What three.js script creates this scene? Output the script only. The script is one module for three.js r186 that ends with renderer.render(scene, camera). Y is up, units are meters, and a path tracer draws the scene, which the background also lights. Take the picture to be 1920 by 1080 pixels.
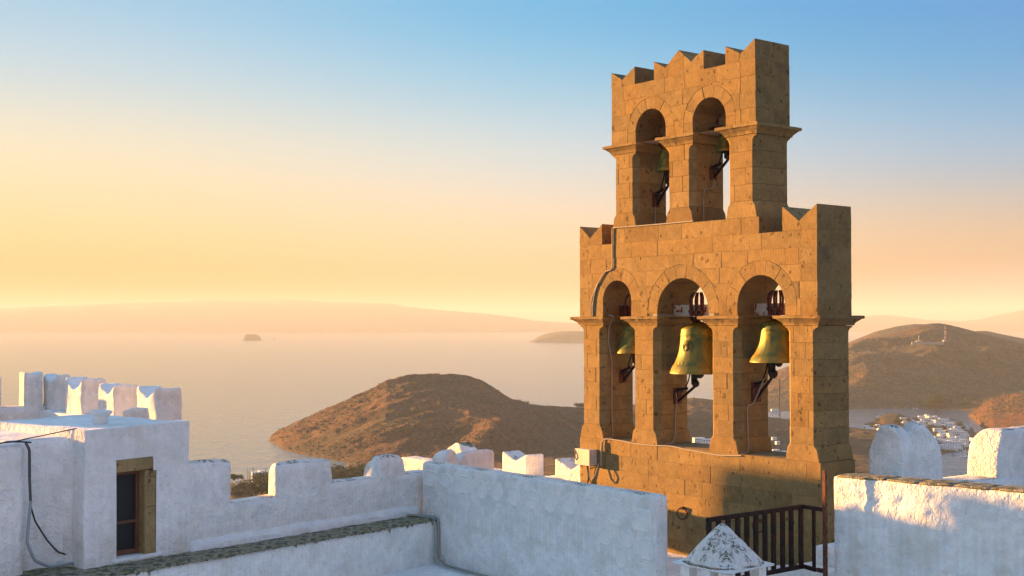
import * as THREE from 'three';
import { mergeGeometries, mergeVertices } from 'three/addons/utils/BufferGeometryUtils.js';

// ---------------------------------------------------------------- camera, sky, sun, exposure
const scene = new THREE.Scene();
const K = 1.4;                                   // the monastery is laid out in stone modules of 1.4 m
const F = 2319, HORIZON = 606;                   // focal length and eye level in photograph pixels
const EYE = new THREE.Vector3(18.5034 * K, 4.26 * K, 16.2337 * K);
const YAW = Math.atan2(1820, 2319), PITCH = Math.atan2(HORIZON - 540, F);
const FWD = new THREE.Vector3(-Math.cos(YAW), 0, -Math.sin(YAW)), RIGHT = new THREE.Vector3(Math.sin(YAW), 0, -Math.cos(YAW));
const camera = new THREE.PerspectiveCamera(26.2165, 16 / 9, 0.5, 120000);
camera.position.copy(EYE);
camera.lookAt(EYE.clone().addScaledVector(FWD, Math.cos(PITCH)).add(new THREE.Vector3(0, Math.sin(PITCH), 0)));
scene.add(camera);
const renderer = new THREE.WebGLRenderer({ antialias: true });
renderer.toneMapping = THREE.LinearToneMapping;
const EXPOSURE = 5.7;
renderer.toneMappingExposure = EXPOSURE;
renderer.shadowMap.enabled = true;

const SUN_EL = 5.2 * Math.PI / 180;
const SUN = new THREE.Vector3(-2.97, 0, 1).normalize().multiplyScalar(Math.cos(SUN_EL)); SUN.y = Math.sin(SUN_EL);
const sun = new THREE.DirectionalLight(new THREE.Color().setRGB(1, 0.465, 0.115), 5);
sun.position.copy(SUN).multiplyScalar(60); sun.target.position.set(0, 0, 0);
sun.castShadow = true; sun.shadow.radius = 1.3; sun.shadow.mapSize.set(4096, 4096);
Object.assign(sun.shadow.camera, { left: -30, right: 30, top: 25, bottom: -25, near: 1, far: 160 });
scene.add(sun, sun.target);
scene.fog = new THREE.FogExp2(new THREE.Color().setRGB(0.83, 0.95, 1), 0.00005);

const lin = (c) => { c /= 255; return c <= 0.04045 ? c / 12.92 : Math.pow((c + 0.055) / 1.055, 2.4); };
{ // sky by height above the horizon (rows) and angle from the sun's azimuth (columns); overhead and behind the view brightened to lift the shade
  const EL = [0, 1.5, 3.85, 7.5, 11.2, 14.6, 25, 45, 90], AZ = [0, 37, 59, 82, 130, 180];
  const T = [
    [[210, 146, 54], [186, 128, 28], [180, 134, 76], [118, 78, 64], [176, 158, 170], [174, 160, 180]],
    [[222, 166, 72], [202, 152, 48], [194, 154, 100], [136, 98, 84], [182, 170, 184], [178, 170, 190]],
    [[247, 213, 148], [240, 207, 146], [233, 203, 166], [174, 160, 148], [180, 184, 206], [176, 184, 209]],
    [[248, 236, 203], [235, 227, 200], [198, 216, 222], [112, 174, 212], [154, 185, 220], [152, 183, 220]],
    [[208, 226, 228], [186, 216, 230], [126, 198, 233], [20, 160, 220], [128, 178, 224], [132, 178, 223]],
    [[176, 212, 232], [146, 202, 234], [70, 180, 232], [0, 150, 220], [126, 170, 222], [134, 172, 222]],
    [[160, 204, 233], [138, 196, 233], [104, 182, 230], [86, 168, 224], [130, 174, 224], [136, 175, 224]],
    [[140, 190, 230], [136, 188, 229], [130, 182, 228], [130, 176, 226], [134, 176, 226], [136, 176, 226]],
    [[138, 174, 228], [138, 174, 228], [138, 174, 228], [138, 174, 228], [138, 174, 228], [138, 174, 228]],
  ].map((r) => r.map((c) => c.map(lin)));
  const seg = (A, v) => { let i = 0; while (i < A.length - 2 && v > A[i + 1]) i++; return [i, Math.min(1, Math.max(0, (v - A[i]) / (A[i + 1] - A[i])))]; };
  const hermite = (A, V, v) => {           // smooth interpolation without kinks
    const [i, t] = seg(A, v), n = A.length, at = (k) => V[Math.min(n - 1, Math.max(0, k))], ax = (k) => A[Math.min(n - 1, Math.max(0, k))];
    return [0, 1, 2].map((c) => {
      const h = A[i + 1] - A[i], sl = (k) => { const a = Math.max(0, k - 1), b = Math.min(n - 1, k + 1); return (at(b)[c] - at(a)[c]) / (ax(b) - ax(a)); };
      const m0 = sl(i) * h, m1 = sl(i + 1) * h, t2 = t * t, t3 = t2 * t;
      return Math.max(0, (2 * t3 - 3 * t2 + 1) * at(i)[c] + (t3 - 2 * t2 + t) * m0 + (-2 * t3 + 3 * t2) * at(i + 1)[c] + (t3 - t2) * m1);
    });
  };
  const W = 1024, H = 512, data = new Float32Array(W * H * 4), sunAz = Math.atan2(SUN.z, SUN.x);
  const columns = [];
  for (let x = 0; x < W; x++) {
    let d = Math.abs((((x + 0.5) / W - 0.5) * 2 * Math.PI - sunAz + 3 * Math.PI) % (2 * Math.PI) - Math.PI) * 180 / Math.PI;
    columns.push(T.map((row) => hermite(AZ, row, d)));
  }
  for (let y = 0; y < H; y++) {
    const el = Math.max(0, ((y + 0.5) / H - 0.5) * 180);
    for (let x = 0; x < W; x++) {
      const c = hermite(EL, columns[x], el), o = (y * W + x) * 4;
      for (let k = 0; k < 3; k++) data[o + k] = c[k] / EXPOSURE;
      data[o + 3] = 1;
    }
  }
  const sky = new THREE.DataTexture(data, W, H, THREE.RGBAFormat, THREE.FloatType);
  sky.mapping = THREE.EquirectangularReflectionMapping; sky.magFilter = THREE.LinearFilter; sky.needsUpdate = true;
  scene.background = sky; scene.environment = sky;
}

// ---------------------------------------------------------------- helpers
let seed = 7;
const rnd = () => { seed = (seed + 0x6d2b79f5) | 0; let t = Math.imul(seed ^ (seed >>> 15), 1 | seed); t = (t + Math.imul(t ^ (t >>> 7), 61 | t)) ^ t; return ((t ^ (t >>> 14)) >>> 0) / 4294967296; };
const R = (a, b) => a + (b - a) * rnd();
const clamp = (v, a = 0, b = 1) => Math.min(b, Math.max(a, v));
const smooth = (a, b, v) => { const t = clamp((v - a) / (b - a)); return t * t * (3 - 2 * t); };
const lerpAt = (xs, ys, x) => { let i = 0; while (i < xs.length - 2 && x > xs[i + 1]) i++; const t = clamp((x - xs[i]) / (xs[i + 1] - xs[i])); return ys[i] + (ys[i + 1] - ys[i]) * t; };
const PERM = new Uint16Array(1024); { const p = [...Array(512).keys()]; for (let i = 511; i > 0; i--) { const j = Math.floor(rnd() * (i + 1)); [p[i], p[j]] = [p[j], p[i]]; } for (let i = 0; i < 1024; i++) PERM[i] = p[i & 511]; }
const hash = (x, y, z) => PERM[(PERM[(PERM[x & 511] + y) & 511] + z) & 511] / 511;
const fade = (t) => t * t * (3 - 2 * t);
function n3(x, y, z, per = 512) {               // value noise 0..1
  const xi = Math.floor(x), yi = Math.floor(y), zi = Math.floor(z), u = fade(x - xi), v = fade(y - yi), w = fade(z - zi);
  const m = (k) => ((k % per) + per) % per, x0 = m(xi), x1 = m(xi + 1), y0 = m(yi), y1 = m(yi + 1), z0 = m(zi), z1 = m(zi + 1);
  const a = hash(x0, y0, z0), b = hash(x1, y0, z0), c = hash(x0, y1, z0), d = hash(x1, y1, z0);
  const e = hash(x0, y0, z1), f = hash(x1, y0, z1), g = hash(x0, y1, z1), h = hash(x1, y1, z1);
  const l = (p, q, t) => p + (q - p) * t;
  return l(l(l(a, b, u), l(c, d, u), v), l(l(e, f, u), l(g, h, u), v), w);
}
const fbm = (x, y, z, oct = 4, per = 512) => { let s = 0, a = 0.5, n = 0; for (let i = 0; i < oct; i++) { s += a * n3(x, y, z, per); n += a; x *= 2; y *= 2; z *= 2; per = Math.min(512, per * 2); a *= 0.5; } return s / n; };

const numbers = {};
const named = (name) => { const n = numbers[name] = (numbers[name] ?? -1) + 1; return n ? `${name}_${String(n).padStart(3, '0')}` : name; };
const FAR = new Set();
function shade(o) { o.traverse((m) => { if (m.isMesh) { m.castShadow = true; m.receiveShadow = true; } }); return o; }
function tag(o, label, category, group) { o.userData.label = label; o.userData.category = category; if (group) o.userData.group = group; return o; }
function thing(name, label, category, group) { const o = new THREE.Group(); o.name = named(name); scene.add(o); return tag(o, label, category, group); }
function part(name, geo, mat, parent) { const m = new THREE.Mesh(geo, mat); m.name = name; parent.add(m); return m; }
function single(name, geo, mat, label, category, group) { const m = new THREE.Mesh(geo, mat); m.name = named(name); scene.add(m); return tag(m, label, category, group); }
function structure(name, geo, mat) { const m = new THREE.Mesh(geo, mat); m.name = named(name); m.userData.kind = 'structure'; scene.add(m); return m; }
const far = (o) => { FAR.add(o); return o; };

// flat box projection of texture coordinates, one unit of length to one unit of texture
function boxUV(g, du = 0, dv = 0, s = 1) {
  const n = g.index ? g.toNonIndexed() : g, p = n.attributes.position, uv = new Float32Array(p.count * 2);
  const a = new THREE.Vector3(), b = new THREE.Vector3(), c = new THREE.Vector3();
  for (let i = 0; i < p.count; i += 3) {
    a.fromBufferAttribute(p, i); b.fromBufferAttribute(p, i + 1); c.fromBufferAttribute(p, i + 2);
    const e = b.clone().sub(a).cross(c.clone().sub(a)), X = Math.abs(e.x), Y = Math.abs(e.y), Z = Math.abs(e.z);
    [a, b, c].forEach((q, k) => {
      const [u, v] = X >= Y && X >= Z ? [q.z, q.y] : Y >= Z ? [q.x, q.z] : [q.x, q.y];
      uv[(i + k) * 2] = u * s + du; uv[(i + k) * 2 + 1] = v * s + dv;
    });
  }
  n.setAttribute('uv', new THREE.BufferAttribute(uv, 2));
  return n;
}
function jitter(g, amp, freq, off = 0) {
  const p = g.attributes.position;
  for (let i = 0; i < p.count; i++) {
    const x = p.getX(i) * freq + off, y = p.getY(i) * freq + off, z = p.getZ(i) * freq;
    p.setXYZ(i, p.getX(i) + amp * (fbm(x, y, z, 2) - 0.5) * 2, p.getY(i) + amp * (fbm(x + 31, y, z, 2) - 0.5) * 2, p.getZ(i) + amp * (fbm(x, y + 57, z, 2) - 0.5) * 2);
  }
  return g;
}
const smoothed = (g) => { g.deleteAttribute('uv'); g.deleteAttribute('normal'); g = mergeVertices(g, 1e-4); g.computeVertexNormals(); return g; };
// a limewashed block: rounded, uneven, with an optional top profile; upward faces take the second material
function plasterBox(x0, x1, y0, y1, z0, z1, { r = 0.05, seg = 0.09, amp = 0.012, freq = 2.2, top, shape, off = 0, split = true } = {}) {
  const w = x1 - x0, h = y1 - y0, d = z1 - z0, n = (l) => Math.max(2, Math.min(150, Math.round(l / seg)));
  let g = new THREE.BoxGeometry(w, h, d, n(w), n(h), n(d));
  const p = g.attributes.position, q = new THREE.Vector3(), c = new THREE.Vector3();
  for (let i = 0; i < p.count; i++) {
    q.fromBufferAttribute(p, i);
    c.set(clamp(q.x, -w / 2 + r, w / 2 - r), clamp(q.y, -h / 2 + r, h / 2 - r), clamp(q.z, -d / 2 + r, d / 2 - r));
    const e = q.clone().sub(c), l = e.length();
    if (l > 1e-6) q.copy(c).addScaledVector(e, r / l);
    q.x += (x0 + x1) / 2; q.y += (y0 + y1) / 2; q.z += (z0 + z1) / 2;
    if (top) q.y = y0 + (q.y - y0) * (top(q.x, q.z) - y0) / h;
    if (shape) shape(q);
    p.setXYZ(i, q.x, q.y, q.z);
  }
  g = jitter(smoothed(g), amp, freq, off);
  g.computeVertexNormals();
  return split ? splitTop(boxUV(g)) : boxUV(g);
}
// faces that look up go into group 1
function splitTop(g, least = 0.8) {
  const p = g.attributes.position, nT = p.count / 3, flags = new Uint8Array(nT), a = new THREE.Vector3(), b = new THREE.Vector3(), c = new THREE.Vector3();
  for (let i = 0; i < nT; i++) {
    a.fromBufferAttribute(p, i * 3); b.fromBufferAttribute(p, i * 3 + 1).sub(a); c.fromBufferAttribute(p, i * 3 + 2).sub(a);
    flags[i] = b.cross(c).normalize().y > least ? 1 : 0;
  }
  const order = [...Array(nT).keys()].sort((i, j) => flags[i] - flags[j] || i - j), out = new THREE.BufferGeometry();
  for (const k of ['position', 'normal', 'uv']) {
    const s = g.attributes[k], A = new Float32Array(nT * 3 * s.itemSize);
    order.forEach((t, o) => A.set(s.array.subarray(t * 3 * s.itemSize, (t + 1) * 3 * s.itemSize), o * 3 * s.itemSize));
    out.setAttribute(k, new THREE.BufferAttribute(A, s.itemSize));
  }
  const n0 = flags.filter((f) => !f).length;
  out.addGroup(0, n0 * 3, 0); out.addGroup(n0 * 3, (nT - n0) * 3, 1);
  return out;
}
// a solid through rings of points (all with the same count, bottom to top), flat faces
function loft(rings) {
  const n = rings[0].length, pos = [], tri = (a, b, c) => pos.push(...a, ...b, ...c);
  for (let i = 0; i + 1 < rings.length; i++) for (let k = 0; k < n; k++) {
    const a = rings[i][k], b = rings[i][(k + 1) % n], c = rings[i + 1][(k + 1) % n], d = rings[i + 1][k];
    tri(a, c, b); tri(a, d, c);
  }
  const lo = rings[0], hi = rings[rings.length - 1];
  for (let k = 1; k + 1 < n; k++) { tri(lo[0], lo[k], lo[k + 1]); tri(hi[0], hi[k + 1], hi[k]); }
  const g = new THREE.BufferGeometry(); g.setAttribute('position', new THREE.Float32BufferAttribute(pos, 3)); g.computeVertexNormals();
  return g;
}
function tube(points, r, { seg = 0, sides = 6, tension = 0.5 } = {}) {
  const c = new THREE.CatmullRomCurve3(points.map((p) => new THREE.Vector3(...p)), false, 'catmullrom', tension);
  return new THREE.TubeGeometry(c, seg || points.length * 6, r, sides, false);
}
const bx = (x0, x1, y0, y1, z0, z1) => { const g = new THREE.BoxGeometry(x1 - x0, y1 - y0, z1 - z0); g.translate((x0 + x1) / 2, (y0 + y1) / 2, (z0 + z1) / 2); return g; };
function bar(a, b, w, h = w) {                   // straight rectangular bar between two points
  const A = new THREE.Vector3(...a), B = new THREE.Vector3(...b), g = new THREE.BoxGeometry(w, h, A.distanceTo(B));
  g.applyMatrix4(new THREE.Matrix4().lookAt(B, A, Math.abs(B.clone().sub(A).normalize().y) > 0.99 ? new THREE.Vector3(1, 0, 0) : new THREE.Vector3(0, 1, 0)));
  g.translate((A.x + B.x) / 2, (A.y + B.y) / 2, (A.z + B.z) / 2);
  return g;
}
const merged = (...gs) => mergeGeometries(gs.map((g) => { g = g.index ? g.toNonIndexed() : g; for (const k of Object.keys(g.attributes)) if (!['position', 'normal', 'uv'].includes(k)) g.deleteAttribute(k); return g; }));

// ---------------------------------------------------------------- textures and materials
function texture(size, paint, srgb = true) {
  const d = new Uint8Array(size * size * 4);
  for (let y = 0; y < size; y++) for (let x = 0; x < size; x++) { const c = paint(x / size, y / size, x, y), o = (y * size + x) * 4; d[o] = clamp(c[0], 0, 255); d[o + 1] = clamp(c[1], 0, 255); d[o + 2] = clamp(c[2], 0, 255); d[o + 3] = 255; }
  const t = new THREE.DataTexture(d, size, size); t.wrapS = t.wrapT = THREE.RepeatWrapping; t.magFilter = THREE.LinearFilter; t.minFilter = THREE.LinearMipmapLinearFilter; t.generateMipmaps = true;
  if (srgb) t.colorSpace = THREE.SRGBColorSpace;
  t.needsUpdate = true; return t;
}
const tiled = (t, metres) => { const c = t.clone(); c.repeat.set(1 / metres, 1 / metres); c.needsUpdate = true; return c; };
// spots with wrap-around: returns a field of strengths 0..1
function spots(size, list) {
  const f = new Float32Array(size * size);
  for (const [cx, cy, rx, ry, turn, v, ragged = 0.35] of list) {
    const m = Math.ceil(Math.max(rx, ry) * size * 1.5), X = Math.round(cx * size), Y = Math.round(cy * size), co = Math.cos(turn), si = Math.sin(turn);
    for (let j = -m; j <= m; j++) for (let i = -m; i <= m; i++) {
      const u = (i * co + j * si) / (rx * size), w = (-i * si + j * co) / (ry * size);
      const d = Math.hypot(u, w) + (n3((X + i) * 0.3, (Y + j) * 0.3, cx * 50) - 0.5) * 2 * ragged;
      const s = clamp((1.05 - d) * 2.5) * v;
      if (s > 0) { const o = (((Y + j) % size + size) % size) * size + (((X + i) % size + size) % size); f[o] = Math.max(f[o], s); }
    }
  }
  return f;
}
const mix3 = (a, b, t) => [a[0] + (b[0] - a[0]) * t, a[1] + (b[1] - a[1]) * t, a[2] + (b[2] - a[2]) * t];
const std = (o) => new THREE.MeshStandardMaterial({ roughness: 0.9, metalness: 0, ...o });

// volcanic tuff: even grain, dark inclusions, small pale crystals, fine vertical tooling
const TUFF = 1024, tuffPits = spots(TUFF, [
  ...Array.from({ length: 480 }, () => [rnd(), rnd(), R(0.0012, 0.0034), R(0.0014, 0.005), R(-0.5, 0.5), R(0.4, 0.95), 0.5]),
  ...Array.from({ length: 80 }, () => [rnd(), rnd(), R(0.004, 0.009), R(0.005, 0.014), R(-0.8, 0.8), R(0.55, 1), 0.5]),
  ...Array.from({ length: 18 }, () => [rnd(), rnd(), R(0.009, 0.015), R(0.01, 0.021), R(-1, 1), R(0.45, 0.8), 0.6]),
]), tuffPale = spots(TUFF, Array.from({ length: 150 }, () => [rnd(), rnd(), R(0.001, 0.0024), R(0.001, 0.0024), 0, R(0.4, 1)]));
const tuffHeight = new Float32Array(TUFF * TUFF);
const tuffMap = texture(TUFF, (u, v, x, y) => {
  const big = fbm(u * 5, v * 5, 3, 3, 5) - 0.5, mid = fbm(u * 28, v * 28, 9, 3, 28) - 0.5, fine = n3(u * 340, v * 250, 1, 512) - 0.5, tool = n3(u * 230, v * 26, 5, 512) - 0.5;
  const pit = tuffPits[y * TUFF + x], pale = tuffPale[y * TUFF + x];
  tuffHeight[y * TUFF + x] = clamp(0.62 + fine * 0.22 + tool * 0.16 + mid * 0.2 - pit * 0.5);
  const k = 1 + big * 0.2 + mid * 0.18 + fine * 0.18 + tool * 0.08;
  let c = [205 * k, 182 * k, 142 * k];
  c = mix3(c, [96, 74, 52], pit * 0.8);
  return mix3(c, [240, 228, 200], pale * 0.8);
});
const tuffBump = texture(TUFF, (u, v, x, y) => { const h = tuffHeight[y * TUFF + x] * 255; return [h, h, h]; }, false);
const tuffTile = tiled(tuffMap, 2.6), tuffBumpTile = tiled(tuffBump, 2.6);
const TUFFS = [[0.39, 0.335, 0.205], [0.42, 0.352, 0.21], [0.355, 0.31, 0.2], [0.41, 0.335, 0.192], [0.375, 0.333, 0.222], [0.43, 0.372, 0.235], [0.365, 0.3, 0.182]].map((c) =>
  std({ color: new THREE.Color().setRGB(...c), map: tuffTile, bumpMap: tuffBumpTile, bumpScale: 0.012, roughness: 0.95 }));
const mortar = std({ color: new THREE.Color().setRGB(0.34, 0.29, 0.2), roughness: 1 });

// limewash over rough plaster
const LIME = 1024, limeHeight = new Float32Array(LIME * LIME);
const limeSpecks = spots(LIME, Array.from({ length: 130 }, () => [rnd(), rnd(), R(0.0008, 0.0028), R(0.0008, 0.0026), R(0, 3), R(0.3, 0.95), 0.6]));
const limeFlakes = spots(LIME, Array.from({ length: 7 }, () => [rnd(), rnd(), R(0.006, 0.02), R(0.005, 0.014), R(0, 3), R(0.3, 0.7), 0.7]));
const limeMap = texture(LIME, (u, v, x, y) => {
  const big = fbm(u * 4, v * 4, 13, 4, 4) - 0.5, mid = fbm(u * 16, v * 16, 21, 4, 16) - 0.5, fine = n3(u * 260, v * 260, 2, 512) - 0.5, streak = fbm(u * 40, v * 5, 4, 3, 5) - 0.5;
  const sp = limeSpecks[y * LIME + x], fl = limeFlakes[y * LIME + x];
  const brush = fbm(u * 90, v * 70, 31, 2, 70) - 0.5, flake = smooth(0.56, 0.6, fbm(u * 22, v * 22, 97, 3, 22));
  limeHeight[y * LIME + x] = clamp(0.5 + mid * 0.8 + big * 0.35 + fine * 0.14 + brush * 0.28 - flake * 0.1 - sp * 0.2 - fl * 0.15);
  const k = 1 + big * 0.09 + mid * 0.09 + fine * 0.04 + streak * 0.05;
  let c = [243 * k, 241 * k, 236 * k];
  c = mix3(c, [196, 186, 160], clamp((fbm(u * 6, v * 6, 40, 3, 6) - 0.55) * 3) * 0.35);
  c = mix3(c, [205, 172, 132], fl * 0.5);
  return mix3(c, [70, 66, 58], sp * 0.85);
});
const limeBump = texture(LIME, (u, v, x, y) => { const h = limeHeight[y * LIME + x] * 255; return [h, h, h]; }, false);
const lime = std({ map: tiled(limeMap, 2.3), bumpMap: tiled(limeBump, 2.3), bumpScale: 0.055, color: new THREE.Color().setRGB(0.98, 0.98, 0.98) });
// the same where it is older: flecked and streaked with lichen
const agedSpecks = spots(LIME, Array.from({ length: 900 }, () => { const s = Math.pow(rnd(), 2); return [rnd(), rnd(), R(0.0006, 0.0018) * (1 + s), R(0.001, 0.003) * (1 + 1.6 * s), R(-0.4, 0.4), R(0.25, 0.9), 0.6]; }));
const agedMap = texture(LIME, (u, v, x, y) => {
  const big = fbm(u * 4, v * 4, 63, 4, 4) - 0.5, mid = fbm(u * 18, v * 18, 71, 4, 18) - 0.5, fine = n3(u * 300, v * 300, 2, 512) - 0.5, streak = fbm(u * 60, v * 6, 4, 3, 6) - 0.5, k = 1 + big * 0.12 + mid * 0.1 + fine * 0.05 + streak * 0.06;
  const patch = smooth(0.42, 0.6, fbm(u * 5, v * 5, 88, 4, 5));
  let c = mix3([241 * k, 239 * k, 233 * k], [188, 182, 158], smooth(0.5, 0.7, fbm(u * 7, v * 7, 44, 4, 7)) * 0.16);
  return mix3(c, [72, 70, 58], agedSpecks[y * LIME + x] * (0.25 + 0.65 * patch));
});
// tops: limewash grown over with grey and black lichen, worn to the stone in places
const topMap = texture(512, (u, v) => {
  const a = fbm(u * 7, v * 7, 3, 4, 7), b = fbm(u * 52, v * 52, 8, 3, 52), k = 1 + (b - 0.5) * 0.2;
  let c = [226 * k, 222 * k, 214 * k];
  c = mix3(c, [150, 143, 128], smooth(0.45, 0.62, a) * smooth(0.38, 0.6, b) * 0.85);
  return mix3(c, [58, 54, 47], smooth(0.6, 0.72, b) * smooth(0.5, 0.66, a) * 0.9);
});
const capLime = std({ map: tiled(topMap, 0.75), bumpMap: tiled(limeBump, 1.6), bumpScale: 0.05 });
const limeTop = std({ map: tiled(topMap, 1.3), bumpMap: tiled(limeBump, 2.3), bumpScale: 0.035 });
const aged = std({ map: tiled(agedMap, 1.7), bumpMap: tiled(limeBump, 2.3), bumpScale: 0.06, color: new THREE.Color().setRGB(0.98, 0.98, 0.98) });
const whiteSet = [aged, limeTop];
// ledge stones under a crust of lichen and moss
const crustMap = texture(512, (u, v) => {
  const a = fbm(u * 12, v * 12, 5, 4, 12), b = fbm(u * 60, v * 60, 6, 2, 60), k = 1 + (b - 0.5) * 0.7;
  let c = [146 * k, 140 * k, 114 * k];
  c = mix3(c, [84, 82, 64], smooth(0.48, 0.62, a));
  c = mix3(c, [118, 114, 70], smooth(0.56, 0.66, fbm(u * 8, v * 8, 90, 3, 8)) * 0.7);
  return mix3(c, [186, 182, 170], smooth(0.64, 0.7, b) * smooth(0.45, 0.3, a));
});
const crust = std({ map: tiled(crustMap, 0.9), bumpMap: tiled(crustMap, 0.9), bumpScale: 0.03 });
// iron, wood, bronze
const rustMap = texture(256, (u, v) => { const a = fbm(u * 12, v * 12, 2, 4, 12), k = 0.8 + a * 0.5; return mix3([104 * k, 62 * k, 44 * k], [48, 36, 32], smooth(0.45, 0.65, fbm(u * 7, v * 7, 30, 3, 7))); });
const rust = std({ map: tiled(rustMap, 0.4), roughness: 0.85, metalness: 0.15 });
const iron = std({ map: tiled(rustMap, 0.5), color: new THREE.Color().setRGB(0.2, 0.165, 0.16), roughness: 0.75, metalness: 0.3 });
const darkIron = std({ color: new THREE.Color().setRGB(0.03, 0.03, 0.03), roughness: 0.7, metalness: 0.4 });
const redPaint = std({ map: tiled(rustMap, 0.7), color: new THREE.Color().setRGB(1, 0.5, 0.36), roughness: 0.7 });
const bronzeMap = texture(512, (u, v) => { const a = fbm(u * 8, v * 8, 17, 4, 8), b = fbm(u * 40, v * 14, 3, 3, 14), k = 0.85 + b * 0.35; return mix3([176 * k, 146 * k, 66 * k], [110 * k, 122 * k, 74 * k], smooth(0.45, 0.68, a)); });
const bronze = std({ map: bronzeMap, bumpMap: bronzeMap, bumpScale: 0.003, roughness: 0.52, metalness: 0.4, color: new THREE.Color().setRGB(0.56, 0.57, 0.38) });
const cableGrey = std({ color: new THREE.Color().setRGB(0.34, 0.31, 0.25), roughness: 0.8 });
const cableBlack = std({ color: new THREE.Color().setRGB(0.035, 0.035, 0.03), roughness: 0.7 });
const cableBlue = std({ color: new THREE.Color().setRGB(0.3, 0.34, 0.36), roughness: 0.7 });
// ---------------------------------------------------------------- far setting: sea, land, islands
const SEA = EYE.y - 201;                          // the eye is 201 m above the water
const ground = (col, d) => new THREE.Vector3().copy(EYE).addScaledVector(FWD, d).addScaledVector(RIGHT, d * (col - 960) / F);
const heightOf = (row, d) => 201 - d * (row - HORIZON) / F;   // height above the sea of what is seen at that row and distance
{
  const tile = 90, ripple = texture(512, (u, v) => {
    const h = 0.5 + (fbm(u * 16, v * 16, 4, 4, 16) - 0.5) * 0.8 + (fbm(u * 5, v * 5, 8, 3, 5) - 0.5) * 0.7;
    return [h * 255, h * 255, h * 255];
  }, false);
  const g = new THREE.CircleGeometry(1, 180).toNonIndexed(), rings = [0, 400, 1200, 2500, 5000, 10000, 20000, 42000], pos = [], uv = [];
  const N = 120, P = (r, k) => [EYE.x + r * Math.cos(k / N * 2 * Math.PI), SEA, EYE.z + r * Math.sin(k / N * 2 * Math.PI)];
  for (let i = 0; i + 1 < rings.length; i++) for (let k = 0; k < N; k++)
    for (const q of [P(rings[i], k), P(rings[i + 1], k + 1), P(rings[i + 1], k), P(rings[i], k), P(rings[i], k + 1), P(rings[i + 1], k + 1)]) {
      pos.push(...q);
      const s = q[0] * 0.5 - q[2] * 0.87, t = q[0] * 0.87 + q[2] * 0.5; uv.push(s / tile, t / tile / 2.2);
    }
  const sea = new THREE.BufferGeometry();
  sea.setAttribute('position', new THREE.Float32BufferAttribute(pos, 3)); sea.setAttribute('uv', new THREE.Float32BufferAttribute(uv, 2)); sea.computeVertexNormals();
  far(structure('sea', sea, new THREE.MeshPhysicalMaterial({ color: new THREE.Color().setRGB(0.05, 0.09, 0.13), roughness: 0.16, ior: 1.33, bumpMap: ripple, bumpScale: 1.3 })));
}
const scrubMap = texture(512, (u, v) => {
  const a = fbm(u * 9, v * 9, 2, 4, 9), b = fbm(u * 40, v * 40, 7, 3, 40), k = 0.7 + a * 0.6;
  const c = mix3([172 * k, 138 * k, 104 * k], [120 * k, 104 * k, 74 * k], smooth(0.4, 0.62, fbm(u * 18, v * 18, 55, 3, 18)));
  return mix3(c, [66, 62, 44], smooth(0.5, 0.6, b) * 0.85);
});
const scrubBump = texture(512, (u, v) => { const h = (fbm(u * 40, v * 40, 7, 3, 40) * 0.7 + fbm(u * 9, v * 9, 2, 4, 9) * 0.5) * 210; return [h, h, h]; }, false);
const scrub = std({ map: scrubMap, bumpMap: scrubBump, bumpScale: 2.2, vertexColors: true, roughness: 1 });
// land over a fan of sight columns and distances; height(col, d) above the sea, tint(col, d, h) its colour
function land(name, c0, c1, nc, d0, d1, nd, height, tint, tile = 62) {
  const pos = [], uv = [], col = [], idx = [];
  for (let j = 0; j <= nd; j++) for (let i = 0; i <= nc; i++) {
    const c = c0 + (c1 - c0) * i / nc, d = d0 + (d1 - d0) * j / nd, p = ground(c, d), h = height(c, d, p);
    pos.push(p.x, SEA + h, p.z); uv.push(p.x / tile, p.z / tile); col.push(...tint(c, d, h, p));
    if (i < nc && j < nd) { const a = j * (nc + 1) + i, b = a + 1, e = a + nc + 1; idx.push(a, b, e, b, e + 1, e); }
  }
  const g = new THREE.BufferGeometry();
  g.setAttribute('position', new THREE.Float32BufferAttribute(pos, 3)); g.setAttribute('uv', new THREE.Float32BufferAttribute(uv, 2)); g.setAttribute('color', new THREE.Float32BufferAttribute(col, 3));
  g.setIndex(idx); g.computeVertexNormals();
  return far(structure(name, g, scrub));
}
const ridged = (x, z, s, o = 4) => { let v = 0, a = 0.5, n = 0; for (let i = 0; i < o; i++) { v += a * (1 - Math.abs(2 * n3(x / s, 9 + i * 7, z / s) - 1)); n += a; s /= 2.1; a *= 0.5; } return v / n; };
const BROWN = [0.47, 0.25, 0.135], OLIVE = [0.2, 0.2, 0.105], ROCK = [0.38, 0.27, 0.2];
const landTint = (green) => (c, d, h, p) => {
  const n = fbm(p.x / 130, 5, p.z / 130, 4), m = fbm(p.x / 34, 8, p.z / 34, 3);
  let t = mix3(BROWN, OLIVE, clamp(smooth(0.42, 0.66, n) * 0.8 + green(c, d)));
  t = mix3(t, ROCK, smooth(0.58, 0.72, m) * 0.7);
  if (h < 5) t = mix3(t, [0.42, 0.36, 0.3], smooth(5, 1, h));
  const k = 0.85 + 0.3 * m; return t.map((v) => v * k);
};
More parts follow.
